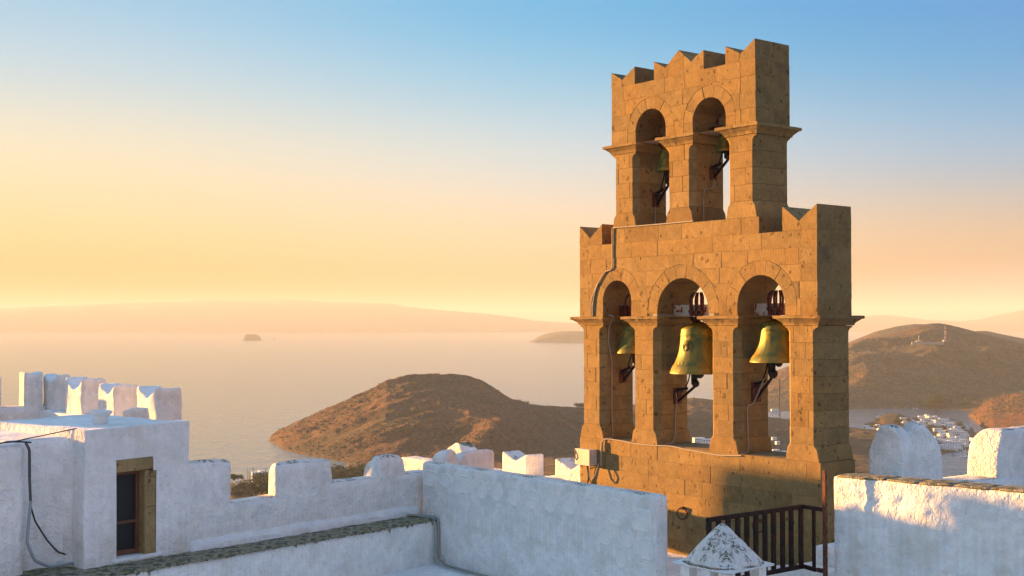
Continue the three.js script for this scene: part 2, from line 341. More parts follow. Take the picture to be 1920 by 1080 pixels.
// headland with the hill, the low neck and the coastal plain this side of it
const HC = [470, 500, 530, 560, 600, 650, 700, 725, 770, 820, 880, 905, 930, 960, 1000, 1040, 1090, 1200, 1300, 1345, 1400, 1440, 1490, 1560, 1650, 1760];
const HY = [850, 830, 808, 790, 772, 749, 726, 712, 702.5, 699.5, 703, 713, 730, 748, 759, 761, 764, 758, 745, 750, 772, 784, 790, 800, 812, 830];
const HD = [2100, 2110, 2130, 2160, 2200, 2230, 2260, 2270, 2290, 2300, 2310, 2320, 2330, 2360, 2400, 2450, 2500, 2550, 2600, 2600, 2500, 2400, 2350, 2200, 2050, 1900];
const SC = [470, 505, 530, 560, 600, 650, 700, 800, 900, 1100, 1300, 1490, 1760], SD = [2090, 2085, 1975, 1910, 1850, 1790, 1750, 1750, 1740, 1730, 1800, 1800, 1750], SH = [-12, -6, 0, 0, 0, 0, 3, 8, 14, 24, 16, 14, 4];
function headland(c, d, p) {
  const dc = lerpAt(HC, HD, c), H = Math.max(-8, heightOf(lerpAt(HC, HY, c), dc)), ds = lerpAt(SC, SD, c), hs = lerpAt(SC, SH, c);
  const plain = 14 + smooth(900, 1300, c) * 32, wet = smooth(690, 600, c);            // the bay cuts in on the left
  const coast = lerpAt([430, 480, 560, 640, 700], [1500, 1545, 1580, 1640, 1720], c);
  let h;
  if (d > dc) { const t = (d - dc) / 420; h = H - (H + 14) * Math.min(1.2, t * t * 0.6 + t * 0.6); }
  else if (d > ds) { const t = (dc - d) / (dc - ds); h = H + (hs - H) * Math.pow(t, 0.86); }
  else {
    const shore = wet > 0.5 ? Math.max(-10, (coast - d) * 0.35) : 99;
    const t = clamp((ds - d) / (ds - 1250)); let base = hs + (plain + 8 - hs) * t;
    if (wet > 0.01) { const q = d > coast ? Math.max(-9, -(d - coast) * 0.15, -(ds - d) * 0.3) : Math.min(plain + (coast - d) * 0.01, (coast - d) * 0.3); base = base * (1 - smooth(0.3, 0.7, wet)) + q * smooth(0.3, 0.7, wet); }
    h = Math.min(base, 200 + shore);
  }
  // a spur with a sunlit crest runs down towards the viewer right of the summit, then a shaded hollow
  const sc = lerpAt([1700, 2250], [880, 1035], d); const sp = Math.exp(-Math.pow((c - sc) / 46, 2)) * smooth(1650, 1850, d) * smooth(2380, 2150, d);
  const hol = Math.exp(-Math.pow((c - sc - 105) / 55, 2)) * smooth(1650, 1850, d) * smooth(2400, 2200, d);
  h += sp * 17 - hol * 15;
  const body = smooth(2, 22, h) * smooth(dc + 60, dc - 40, d) * smooth(1500, 1800, d), edge = smooth(0, 12, h);
  h += body * ((ridged(p.x, p.z, 210) - 0.62) * 22 * smooth(dc, dc - 120, d) + (fbm(p.x / 26, 2, p.z / 26, 3) - 0.5) * 7) + edge * (fbm(p.x / 9, 3, p.z / 9, 2) - 0.5) * 2.4;
  return h;
}
land('headland', 430, 1700, 520, 1080, 2900, 300, headland, landTint((c, d) => smooth(900, 1060, c) * 0.6 + smooth(1700, 1450, d) * 0.7));  // olive on the right paints in the hill's shadow side; near plain is green growth
// town peninsula between the harbour and the far bay
const TC = [1380, 1500, 1590, 1615, 1640, 1655, 1680, 1705, 1750, 1800, 1835, 1855, 1880], TY = [800, 800, 797, 795, 788, 776, 774.5, 783, 783, 796, 806, 813, 822];
function townLand(c, d, p) {
  const dc = lerpAt(TC, [2500, 2500, 2480, 2480, 2480, 2480, 2480, 2500, 2480, 2420, 2350, 2300, 2250], c), H = heightOf(lerpAt(TC, TY, c), dc);
  const df = lerpAt([1380, 1590, 1640, 1700, 1760, 1815, 1860], [1690, 1720, 1780, 1850, 1905, 1990, 2150], c);
  let h = d > dc ? H - (d - dc) * 0.2 : 1.6 + (H - 1.6) * Math.pow(clamp((d - df) / (dc - df)), 1.15);
  if (d < df) h = Math.max(-9, 1.6 - (df - d) * 0.4);
  h = Math.min(h, 1.6 + (1868 - c) * 0.6);
  return h + smooth(2, 10, h) * (fbm(p.x / 30, 2, p.z / 30, 3) - 0.5) * 4;
}
land('town_hillside', 1385, 1880, 160, 1600, 2680, 150, townLand, landTint(() => 0.6));
// the mountain across the bay, the ridge behind it and the near spit at the right
const MC = [1340, 1440, 1500, 1560, 1597, 1630, 1660, 1700, 1725, 1745, 1762, 1778, 1800, 1830, 1880, 1920, 1980, 2050], MY = [735, 700, 678, 656, 644, 634, 628, 618, 610, 606.5, 606, 609, 614, 622, 635, 645, 658, 672];
function mountain(c, d, p) {
  const dc = 3820, H = heightOf(lerpAt(MC, MY, c), dc), df = lerpAt([1340, 1600, 1700, 1800, 1830, 2050], [2760, 2900, 2930, 2880, 2800, 2500], c);
  let h = d > dc ? H - (d - dc) * 0.3 : H * Math.pow(clamp((d - df) / (dc - df)), 1.06);
  const shelf = smooth(1560, 1640, c) * smooth(3330, 3430, d) * smooth(3560, 3500, d); h += shelf * 9;
  if (d < df) h = Math.max(-9, -(df - d) * 0.3);
  return h + smooth(3, 40, h) * smooth(dc, dc - 150, d) * ((ridged(p.x, p.z, 420) - 0.6) * 80 + (fbm(p.x / 40, 2, p.z / 40, 3) - 0.5) * 10) + smooth(1, 8, h) * (fbm(p.x / 14, 3, p.z / 14, 2) - 0.5) * 2;
}
land('mountain', 1345, 2045, 230, 2450, 4600, 190, mountain, landTint((c, d) => 0.3 + smooth(1640, 1790, c) * 0.45 + smooth(3300, 3050, d) * 0.25), 160);  // deeper olive right of the summit stands in for slopes lying in shade
land('back_ridge', 1500, 2050, 110, 4600, 6600, 60, (c, d, p) => {
  const H = heightOf(lerpAt([1500, 1590, 1640, 1680, 1712, 1745, 1790, 1815, 1835, 1850, 1880, 1920, 1980, 2050], [660, 642, 622, 612, 607.5, 608, 618, 622, 620.5, 620.5, 627, 635, 646, 660], c), 5400);
  return H - Math.abs(d - 5400) * 0.22 + (fbm(p.x / 260, 1, p.z / 260, 3) - 0.5) * 30 * smooth(20, 300, Math.abs(d - 5400));
}, landTint(() => 0.2), 200);
function spit(c, d, p) {
  const dc = lerpAt([1790, 1860, 1990], [2680, 2620, 2500], c), H = Math.max(-6, heightOf(lerpAt([1790, 1812, 1830, 1842, 1858, 1880, 1900, 1920, 1990], [790, 776, 766, 755, 746, 743, 738, 735, 726], c), dc));
  const df = lerpAt([1790, 1812, 1838, 1860, 1990], [2700, 2700, 2400, 2250, 2000], c);
  let h = d > dc ? H - (d - dc) * 0.25 : H * Math.pow(clamp((d - df) / Math.max(20, dc - df)), 0.8);
  if (d < df) h = Math.max(-9, -(df - d) * 0.3);
  return h + smooth(2, 14, h) * ((ridged(p.x, p.z, 120) - 0.6) * 14 * smooth(dc, dc - 60, d) + (fbm(p.x / 16, 2, p.z / 16, 3) - 0.5) * 4);
}
land('harbour_spit', 1790, 1990, 110, 1950, 3000, 110, spit, landTint(() => 0.02));
// islands and the distant range
function island(name, cols, rows, d, depth, tile) {
  const c0 = cols[0], c1 = cols[cols.length - 1], base = HORIZON + 201 * F / d;
  const g = land(name, c0, c1, Math.max(24, Math.round((c1 - c0) / 4)), d, d + depth, 24, (c, dd, p) => {
    const t = (dd - d) / depth, H = heightOf(Math.min(base, lerpAt(cols, rows, c)), d + depth * 0.5);
    return H * Math.pow(Math.sin(Math.PI * clamp(t)), 0.45) + (fbm(p.x / (depth * 0.13), 1, p.z / (depth * 0.13), 4) - 0.5) * Math.max(0, H) * 0.45 * Math.abs(t - 0.5) * 2 - (t < 0.01 || t > 0.99 ? 6 : 0);
  }, landTint(() => 0.3), tile);
  return g;
}
island('rock_islet', [455.5, 456.5, 459.5, 461, 480, 486, 488.5, 490, 496, 500, 503], [640, 636, 629, 626.5, 627, 629.5, 632, 637, 637.5, 637.8, 641], 14600, 260, 60);
island('reef', [513, 514.5, 516.5, 518], [641, 635, 635, 641], 14700, 40, 60);
island('low_island', [990, 998, 1006, 1016, 1030, 1050, 1070, 1090, 1120, 1160], [641, 639, 633, 628, 624, 621.3, 620.5, 621, 623, 640], 13000, 900, 300);
island('far_range', [-160, 0, 60, 100, 180, 250, 330, 400, 460, 520, 570, 620, 660, 700, 730, 760, 820, 900, 960, 1000, 1040, 1100, 1140], [584, 579, 575, 574, 570, 568, 566, 563, 563, 560.5, 563, 567, 567, 569, 569, 575, 581, 587, 594, 601, 604, 607, 640], 29000, 5000, 2000);
island('far_range', [1480, 1560, 1610, 1650, 1690, 1740, 1800, 1840, 1870, 1895, 1920, 1990, 2060], [640, 604, 594, 590, 593, 600, 602, 598, 590, 586, 580, 572, 590], 29000, 4500, 2000);

// low scrub: more bushes than anyone could count
function scrubOver(name, n, c0, c1, d0, d1, height, lo, hi, s0, s1) {
  const g = new THREE.IcosahedronGeometry(1, 0), q = g.attributes.position; for (let i = 0; i < q.count; i++) q.setY(i, q.getY(i) * 0.62);
  const m = new THREE.InstancedMesh(g, std({ color: 0xffffff, roughness: 1 }), n), M = new THREE.Matrix4(), qn = new THREE.Quaternion(), c = new THREE.Color(); let k = 0, tries = 0;
  while (k < n && tries++ < n * 12) {
    const col = R(c0, c1), d = R(d0, d1), p = ground(col, d), h = height(col, d, p);
    if (h < lo || h > hi || fbm(p.x / 70, 4, p.z / 70, 3) < R(0.3, 0.62)) continue;
    const s = R(s0, s1) * (0.6 + rnd() * 0.7);
    M.compose(new THREE.Vector3(p.x, SEA + h + s * 0.15, p.z), qn.setFromAxisAngle(new THREE.Vector3(0, 1, 0), R(0, 6)), new THREE.Vector3(s * R(0.8, 1.4), s * R(0.7, 1.2), s));
    m.setMatrixAt(k, M); const t = R(0.7, 1.2); m.setColorAt(k, rnd() < 0.5 ? c.setRGB(0.15 * t, 0.09 * t, 0.05 * t) : c.setRGB(0.062 * t, 0.066 * t, 0.034 * t)); k++;
  }
  m.count = k; m.name = named(name); m.userData.kind = 'stuff'; m.userData.label = 'low dark scrub scattered over the dry slopes'; m.userData.category = 'scrub'; scene.add(m); far(m);
}
scrubOver('headland_scrub', 5200, 505, 1120, 1700, 2420, headland, 1.5, 130, 0.7, 1.9);
scrubOver('mountain_scrub', 3600, 1420, 1960, 2950, 3800, mountain, 3, 215, 1.4, 3);
scrubOver('spit_scrub', 700, 1810, 1960, 2250, 2680, spit, 4, 90, 1.2, 2.6);
// ---------------------------------------------------------------- bell tower: every stone its own mesh
const tower = thing('bell_tower', 'tall golden tuff stone bell gable with five arched bell openings and notched battlements', 'bell tower');
const TZ = -0.9, GAP = 0.0014;                    // back of the wall; half a joint
let stoneCount = 0;
const pickTuff = () => TUFFS[Math.floor(rnd() * TUFFS.length)];
// a stone from an outline in the wall's plane, worked through the wall's thickness (or part of it)
function worn(outline, amp, step) {                // edges of old stone run slightly uneven
  const out = [];
  outline.forEach((a, i) => {
    const b = outline[(i + 1) % outline.length], l = Math.hypot(b[0] - a[0], b[1] - a[1]), n = Math.max(1, Math.round(l / step));
    for (let k = 0; k < n; k++) { const t = k / n, s = k ? amp : amp * 0.4, nx = -(b[1] - a[1]) / l, ny = (b[0] - a[0]) / l, o = -Math.abs(R(-1, 1)) * s * (rnd() < 0.12 ? 2.2 : 1); out.push([a[0] + (b[0] - a[0]) * t - nx * o * -1, a[1] + (b[1] - a[1]) * t - ny * o * -1]); }
  });
  return out;
}
function stone(name, outline, z0 = TZ, z1 = 0, mat = pickTuff()) {
  if (outline.length < 8) { let ar = 0; outline.forEach((a, i) => { const b = outline[(i + 1) % outline.length]; ar += a[0] * b[1] - b[0] * a[1]; }); if (ar < 0) outline = [...outline].reverse(); outline = worn(outline, name === 'merlon_stone' ? 0.007 : 0.0028, name === 'merlon_stone' ? 0.07 : 0.12).map(([x, y]) => [x, y]); }
  const s = new THREE.Shape(outline.map(([x, y]) => new THREE.Vector2(x, y))), proud = R(-0.004, 0.003);
  const g = new THREE.ExtrudeGeometry(s, { depth: z1 - z0 - 0.006, bevelEnabled: true, bevelThickness: 0.003, bevelSize: 0.003, bevelOffset: -0.003 - GAP, bevelSegments: 1, curveSegments: 1 });
  g.translate(0, 0, z0 + 0.003 + proud);
  stoneCount++;
  return part(name, boxUV(g, Math.floor(R(0, 8)) * 0.37, Math.floor(R(0, 8)) * 0.41), mat, tower);
}
const rectOut = (x0, x1, y0, y1) => [[x0, y0], [x1, y0], [x1, y1], [x0, y1]];
// end stones show two lengths along the side face of the wall
function rectStone(x0, x1, y0, y1, end) {
  if (end) { const z = R(-0.62, -0.28); stone('stone_block', rectOut(x0, x1, y0, y1), z, 0); stone('stone_block', rectOut(x0, x1, y0, y1), TZ, z); }
  else stone('stone_block', rectOut(x0, x1, y0, y1));
}
// one course between x0 and x1, cut round the arches [xc, springing, outer radius]
function course(x0, x1, y0, y1, cuts = [], rightEnd = true, avg = 0.62) {
  const xs = [x0]; let x = x0 + R(0.22, avg);
  const last = cuts.length && rightEnd ? x1 - R(0.31, 0.38) : x1;
  while (x < last - 0.24) { xs.push(x); x += R(avg * 0.62, avg * 1.45); }
  if (last < x1) xs.push(last);
  xs.push(x1);
  for (let i = 0; i + 1 < xs.length; i++) {
    const a = xs[i], b = xs[i + 1], end = rightEnd && i + 2 === xs.length;
    const under = (x) => { let v = y0; for (const [xc, sp, ro] of cuts) if (Math.abs(x - xc) < ro) v = Math.max(v, sp + Math.sqrt(ro * ro - (x - xc) ** 2)); return v; };
    const N = 60, edges = new Set([a, b]); for (const [xc, , ro] of cuts) for (const e of [xc - ro, xc + ro]) if (e > a && e < b) edges.add(e);
    const pts = [...new Set([...Array.from({ length: N + 1 }, (_, k) => a + (b - a) * k / N), ...edges])].sort((p, q) => p - q);
    if (pts.every((p) => under(p) <= y0 + 1e-9)) { rectStone(a, b, y0, y1, end); continue; }
    let run = [];
    const flush = () => {
      if (run.length > 1 && run[run.length - 1][0] - run[0][0] > 0.06) {
        const lo = run.filter((q, k) => k === 0 || k === run.length - 1 || k % 4 === 0 || q[2]);
        const first = lo[0][0], last = lo[lo.length - 1][0];
        const out = [...lo.map(([p, v]) => [p, v]), [last, y1], [first, y1]].filter((q, k, all) => k === 0 || Math.hypot(q[0] - all[k - 1][0], q[1] - all[k - 1][1]) > 0.012);
        if (Math.hypot(out[0][0] - out[out.length - 1][0], out[0][1] - out[out.length - 1][1]) < 0.012) out.pop();
        if (out.length > 2) stone('stone_block', out);
      }
      run = [];
    };
    for (const p of pts) {
      const edge = edges.has(p) && p !== a && p !== b;
      if (edge) {                                  // straight side of the ring's foot
        const l = under(p - 1e-6), r2 = under(p + 1e-6), lOut = l >= y1 - 0.012, rOut = r2 >= y1 - 0.012;
        if (!lOut) run.push([p, l, 1]); else flush();
        if (lOut !== rOut || Math.abs(l - r2) > 0.02) { if (rOut) flush(); else { if (lOut) run = []; run.push([p, r2, 1]); } }
        continue;
      }
      const v = under(p);
      if (v >= y1 - 0.012) flush(); else run.push([p, v]);
    }
    flush();
  }
}
// arch ring of cut stones from the impost up
function archRing(xc, r, ro, sp, y0, n) {
  for (const s of [-1, 1]) { const a = xc + s * r, b = xc + s * ro; if (sp - y0 > 0.05) stone('impost_stone', rectOut(Math.min(a, b), Math.max(a, b), y0, sp)); }
  let t0 = 0; const cuts = [0];
  for (let k = 1; k < n; k++) cuts.push(Math.PI * (k + R(-0.12, 0.12)) / n);
  cuts.push(Math.PI);
  for (let k = 0; k < n; k++) {
    const a = cuts[k], b = cuts[k + 1], out = [];
    for (let i = 0; i <= 4; i++) { const t = a + (b - a) * i / 4; out.push([xc + r * Math.cos(t), sp + r * Math.sin(t)]); }
    for (let i = 4; i >= 0; i--) { const t = a + (b - a) * i / 4; out.push([xc + ro * Math.cos(t), sp + ro * Math.sin(t)]); }
    stone('voussoir', out.reverse());
  }
}
// pier stones: square below and above, corners chamfered between with rounded stops
const chamfer = (y, y0, y1, c) => { const lo = y0 + 0.2, hi = y1 - 0.03, k = 0.1; const q = (t) => Math.sqrt(Math.max(0, 1 - (1 - clamp(t)) ** 2)); return c * Math.min(q((y - lo) / k), q((hi - y) / k)); };
function pier(x0, x1, y0, y1, n, c = 0.11) {
  for (let k = 0; k < n; k++) {
    const a = y0 + (y1 - y0) * k / n, b = y0 + (y1 - y0) * (k + 1) / n, two = k > 0 && rnd() < 0.8, j = x0 + (x1 - x0) * (k % 2 ? R(0.22, 0.4) : R(0.58, 0.74));
    const spans = two ? [[x0, j, 1, 0], [j, x1, 0, 1]] : [[x0, x1, 1, 1]];
    for (const [p, q, L, Rr] of spans) {
      const ys = [a + GAP, a + GAP + 0.004];
      for (let y = a + 0.012; y < b - 0.012; y += 0.0125) if (Math.abs(chamfer(y, y0, y1, c) - chamfer(y - 0.0125, y0, y1, c)) > 1e-4) ys.push(y);
      ys.push(b - GAP - 0.004, b - GAP);
      const sorted = [...new Set(ys)].sort((u, v) => u - v), proud = R(-0.004, 0.003), z0 = TZ + 0.004, z1 = proud;
      const rings = sorted.map((y, i) => {
        const e = i === 0 || i === sorted.length - 1 ? 0.004 : 0, h = Math.max(0.004, chamfer(y, y0, y1, c)), cl = L ? h : 0.004, cr = Rr ? h : 0.004, X0 = p + e + (L ? 0 : GAP), X1 = q - e - (Rr ? 0 : GAP), Z0 = z0 + e, Z1 = z1 - e;
        return [[X0 + cl, y, Z1], [X1 - cr, y, Z1], [X1, y, Z1 - cr], [X1, y, Z0 + cr], [X1 - cr, y, Z0], [X0 + cl, y, Z0], [X0, y, Z0 + cl], [X0, y, Z1 - cl]];
      });
      part('pier_stone', boxUV(loft(rings), Math.floor(R(0, 8)) * 0.37, Math.floor(R(0, 8)) * 0.41), pickTuff(), tower); stoneCount++;
    }
  }
}
function cornice(x0, x1, y0, y1, out = 0.142) {
  const h = y1 - y0, prof = [[0, 0.0], [0, 0.02], [0.02, 0.02], [0.12, 0.022], [0.3, 0.04], [0.5, 0.08], [0.66, 0.11], [0.68, 0.132], [0.7, out], [0.96, out], [1, out - 0.006]];
  const rings = prof.map(([t, p], i) => { const q = i === 0 ? 0 : p, y = y0 + 0.002 + (h - 0.004) * t; return [[x0 - q, y, q], [x1 + q, y, q], [x1 + q, y, TZ - q], [x0 - q, y, TZ - q]]; });
  const cut = x0 + (x1 - x0) * R(0.35, 0.65), halves = [[-1e9, cut - 0.0015], [cut + 0.0015, 1e9]];
  for (const [a, b] of halves) {
    const fine = (r) => { const q = r.map(([x, y, z]) => [clamp(x, a, b), y, z]), o = []; q.forEach((s, i) => { const e = q[(i + 1) % q.length]; for (let k = 0; k < 9; k++) o.push([s[0] + (e[0] - s[0]) * k / 9, s[1], s[2] + (e[2] - s[2]) * k / 9]); }); return o; };
    const g = jitter(loft(rings.map(fine)), 0.007, 9, a > 0 ? 3 : 8); g.computeVertexNormals();
    part('cornice_stone', boxUV(g, R(0, 2), R(0, 2)), pickTuff(), tower);
  }
}
const COURSES = (y0, y1, n) => Array.from({ length: n }, (_, k) => [y0 + (y1 - y0) * k / n, y0 + (y1 - y0) * (k + 1) / n]);
// base
for (const [a, b] of COURSES(-0.24, 2.01, 8)) course(0, 5.86, a, b, [], true, 0.66);
// lower tier
const LOW = [[1.075, 0.392, 4.687], [2.803, 0.638, 4.437], [4.635, 0.517, 4.558]];       // centre, radius, springing
const LOWP = [[0.012, 0.683], [1.467, 2.165], [3.441, 4.118], [5.152, 5.832]];
for (const [a, b] of LOWP) { pier(a, b, 2.01, 4.222, 8); cornice(a, b, 4.222, 4.388); }
const lowCuts = LOW.map(([x, r, s]) => [x, s, r + 0.25]);
for (const [a, b] of COURSES(4.388, 5.788, 5)) {
  course(0, 5.82, a, b, lowCuts, true, 0.66);
}
LOW.forEach(([x, r, s], i) => archRing(x, r, r + 0.25, s, 4.388, [5, 9, 7][i]));
// battlements of the lower tier
stone('merlon_stone', [[0, 5.79], [0.3, 5.79], [0.312, 5.932], [0, 6.185]], -0.55, 0); stone('merlon_stone', [[0.3, 5.79], [0.657, 5.79], [0.657, 6.193], [0.312, 5.932]], -0.55, 0);
stone('merlon_stone', [[5.113, 5.79], [5.5, 5.79], [5.457, 5.942], [5.113, 6.205]]); stone('merlon_stone', [[5.5, 5.79], [5.82, 5.79], [5.82, 6.2], [5.457, 5.942]], -0.45, 0); stone('merlon_stone', [[5.5, 5.79], [5.82, 5.79], [5.82, 6.2], [5.457, 5.942]], TZ, -0.45);
// upper tier
course(0.955, 4.61, 5.788, 6.072, [], true, 0.7);
const UP = [[2.005, 0.393, 7.873], [3.475, 0.396, 7.87]], UPP = [[0.968, 1.612], [2.398, 3.079], [3.871, 4.562]];
for (const [a, b] of UPP) { pier(a, b, 6.072, 7.5, 5, 0.095); cornice(a, b, 7.5, 7.672, 0.138); }
const upCuts = UP.map(([x, r, s]) => [x, s, r + 0.22]);
for (const [a, b] of COURSES(7.672, 8.79, 4)) {
  course(0.94, 4.55, a, b, upCuts, true, 0.62);
}
UP.forEach(([x, r, s]) => archRing(x, r, r + 0.22, s, 7.672, 7));
stone('merlon_stone', [[0.935, 8.79], [1.2, 8.79], [1.24, 8.922], [0.935, 9.11]]); stone('merlon_stone', [[1.2, 8.79], [1.587, 8.79], [1.587, 9.13], [1.24, 8.922]]);
stone('merlon_stone', [[2.105, 8.79], [2.46, 8.79], [2.46, 9.018], [2.4, 8.971], [2.105, 9.134]]); stone('merlon_stone', [[2.46, 8.79], [2.86, 8.79], [2.86, 9.1], [2.46, 9.018]]);
stone('merlon_stone', [[2.46, 9.018], [2.86, 9.1], [2.86, 9.139], [2.742, 9.243]]); stone('merlon_stone', [[2.86, 8.79], [3.35, 8.79], [3.35, 9.137], [3.04, 8.977], [2.86, 9.139]]);
stone('merlon_stone', [[3.869, 8.79], [4.15, 8.79], [4.207, 8.917], [3.869, 9.111]]); stone('merlon_stone', [[4.15, 8.79], [4.54, 8.79], [4.54, 9.13], [4.207, 8.917]], -0.35, 0); stone('merlon_stone', [[4.15, 8.79], [4.54, 8.79], [4.54, 9.13], [4.207, 8.917]], TZ, -0.35);
{ // the mortar bed behind the joints, a finger's depth inside every face
  const e = 0.01, holes = (s, list, y0) => { for (const [x, r, sp] of list) { const h = new THREE.Path(); h.moveTo(x - r - e, y0); h.lineTo(x + r + e, y0); h.lineTo(x + r + e, sp); h.absarc(x, sp, r + e, 0, Math.PI, false); h.lineTo(x - r - e, y0); s.holes.push(h); } };
  const gs = [], slab = (s) => { const g = new THREE.ExtrudeGeometry(s, { depth: -TZ - 2 * e, bevelEnabled: false, curveSegments: 18 }); g.translate(0, 0, TZ + e); gs.push(g); };
  const rect = (x0, x1, y0, y1) => new THREE.Shape([[x0, y0], [x1, y0], [x1, y1], [x0, y1]].map(([x, y]) => new THREE.Vector2(x, y)));
  slab(rect(e, 5.86 - e, -0.24, 2.0));
  for (const [a, b] of LOWP) slab(rect(a + 0.125, b - 0.125, 2.0, 4.5));
  { const s = rect(e, 5.82 - e, 4.38, 5.78); holes(s, LOW, 4.381); slab(s); }
  slab(rect(0.955 + e, 4.61 - e, 5.78, 6.06));
  for (const [a, b] of UPP) slab(rect(a + 0.11, b - 0.11, 6.06, 7.7));
  { const s = rect(0.94 + e, 4.55 - e, 7.664, 8.78); holes(s, UP, 7.665); slab(s); }
  part('mortar_bed', boxUV(merged(...gs)), mortar, tower);
}
console.log('stones', stoneCount);
// ---------------------------------------------------------------- limewashed walls and battlements
// top profile of a swallow-tailed merlon across the coordinate a: tips at the ends, a dip in the middle
const tail = (lo, hi, tip, dip, p = 1, at = 0.5) => (a) => { const t = clamp((a - lo) / (hi - lo)), u = t < at ? t / at : (1 - t) / (1 - at); return tip - (tip - dip) * Math.pow(clamp((u - 0.06) / 0.94), p); };
const terrace = structure('terrace_floor', boxUV(jitter(new THREE.BoxGeometry(16, 0.3, 8, 60, 1, 40).translate(3, -0.06, -0.4 - 0.35), 0.006, 1.6)), lime);
const court = structure('courtyard_floor', boxUV(jitter(new THREE.BoxGeometry(14, 0.3, 12, 60, 1, 50).translate(7, -0.155, 9.4), 0.006, 1.6)), lime);

// carved parapet slab in front of the tower
const slab = thing('carved_parapet', 'thick limewashed parapet slab with rows of faint carved medallions in front of the stone tower', 'parapet');
part('slab_wall', plasterBox(-0.27, 5.75, -0.2, 1.775, 3.33, 3.6, { r: 0.075, seg: 0.05, amp: 0.006, freq: 1.4, top: (x) => 1.755 + 0.03 * x / 5.75 }), whiteSet, slab);
{ // medallions: a raised rim round a worn rosette, each slightly different
  const relief = (w, h, kind, sd) => {
    const nr = 14, na = 40, pos = [], idx = [];
    for (let j = 0; j <= nr; j++) for (let i = 0; i < na; i++) {
      const t = j / nr, a = i / na * 2 * Math.PI, q = kind === 'panel' ? 1 / Math.pow(Math.pow(Math.abs(Math.cos(a)), 8) + Math.pow(Math.abs(Math.sin(a)), 8), 1 / 8) : 1;
      const rim = Math.exp(-Math.pow((t - 0.86) / 0.05, 2)) * 0.01, petals = t < 0.74 ? (0.5 + 0.5 * Math.cos(a * (5 + sd % 3) + sd)) * Math.sin(Math.PI * t / 0.74) * 0.006 + (fbm(Math.cos(a) * t * 5 + sd * 3, Math.sin(a) * t * 4, sd, 3) - 0.5) * 0.02 : 0;
      pos.push(Math.cos(a) * t * q * w, Math.sin(a) * t * q * h, (1 - smooth(0.92, 1, t)) * 0.008 + rim + petals - smooth(0.95, 1, t) * 0.012);
    }
    for (let j = 0; j < nr; j++) for (let i = 0; i < na; i++) { const a = j * na + i, b = j * na + (i + 1) % na, c = a + na, d = b + na; idx.push(a, c, b, b, c, d); }
    const g = new THREE.BufferGeometry(); g.setAttribute('position', new THREE.Float32BufferAttribute(pos, 3)); g.setIndex(idx); g.computeVertexNormals();
    return boxUV(g);
  };
  const list = [[0.02, 1.475, 0.2, 0.15, 'panel'], [0.52, 1.482, 0.22, 0.13], [1.08, 1.47, 0.19, 0.16, 'panel'], [1.59, 1.432, 0.14, 0.17], [2.01, 1.438, 0.16, 0.16], [2.48, 1.42, 0.165, 0.17], [2.95, 1.425, 0.165, 0.17], [3.4, 1.44, 0.18, 0.19], [3.87, 1.455, 0.19, 0.18], [4.36, 1.455, 0.21, 0.17], [4.9, 1.44, 0.2, 0.21], [5.46, 1.395, 0.2, 0.17, 'panel'], [4.69, 1.065, 0.18, 0.14], [5.17, 1.085, 0.15, 0.14], [5.56, 1.0, 0.12, 0.17, 'panel'], [5.03, 0.8, 0.13, 0.17], [3.49, 0.42, 0.2, 0.15], [5.52, 0.66, 0.13, 0.12, 'panel']];
  list.forEach(([x, y, w, h, kind], k) => { const m = part(kind === 'panel' ? 'carved_panel' : 'carved_medallion', relief(w, h, kind, k + 1), lime, slab); m.position.set(x, y, 3.603); });
}
// west side: turned by 11.5 degrees; local x points into the courtyard, local z along the wall
const PHI = 11.5 * Math.PI / 180, west = (o) => { o.position.set(0.277, 0, 3.594); o.rotation.y = PHI; return o; };
const ledge = west(thing('ledge_wall', 'low whitewashed courtyard wall topped by a broad ledge crusted with lichen', 'wall'));
part('wall', plasterBox(-1.3, 0, -0.4, 0.775, -0.3, 9.5, { r: 0.03, seg: 0.11, amp: 0.014, freq: 1.1, split: false }), aged, ledge);
{ // the crust lies on the ledge and runs down its face in ragged tongues
  const pos = [], idx = [], n = 1700, across = [-1.28, -1.0, -0.7, -0.5, -0.3, -0.12, -0.02];
  for (let i = 0; i <= n; i++) {
    const s = -0.02 + 9.5 * i / n, e = (fbm(s * 1.1, 7, 1, 3) - 0.5) * 0.028;
    const drop = 0.002 + 0.01 * fbm(s * 6, 1, 3, 3) + 0.016 * Math.pow(n3(s * 60, 4, 2), 4) + 0.1 * Math.pow(n3(s * 24, 9, 6), 9) * smooth(0.5, 0.7, n3(s * 1.3, 3, 8));
    for (const x of across) pos.push(x + e, 0.8 + (fbm(x * 5, s * 5, 3, 3) - 0.5) * 0.03, s);
    pos.push(0.016 + e * 0.3, 0.776, s, 0.018, 0.768 - drop * 0.5, s, 0.016, 0.768 - drop, s, -0.03, 0.766 - drop, s);
  }
  const w = across.length + 4;
  for (let i = 0; i < n; i++) for (let k = 0; k + 1 < w; k++) { const a = i * w + k, b = a + w; idx.push(a, b, a + 1, b, b + 1, a + 1); }
  const g = new THREE.BufferGeometry(); g.setAttribute('position', new THREE.Float32BufferAttribute(pos, 3)); g.setIndex(idx); g.computeVertexNormals();
  part('lichen_crust', boxUV(g), crust, ledge);
}
const wpar = west(thing('west_parapet', 'whitewashed battlement wall behind the lichen ledge with rounded merlons catching yellow sun', 'battlement'));
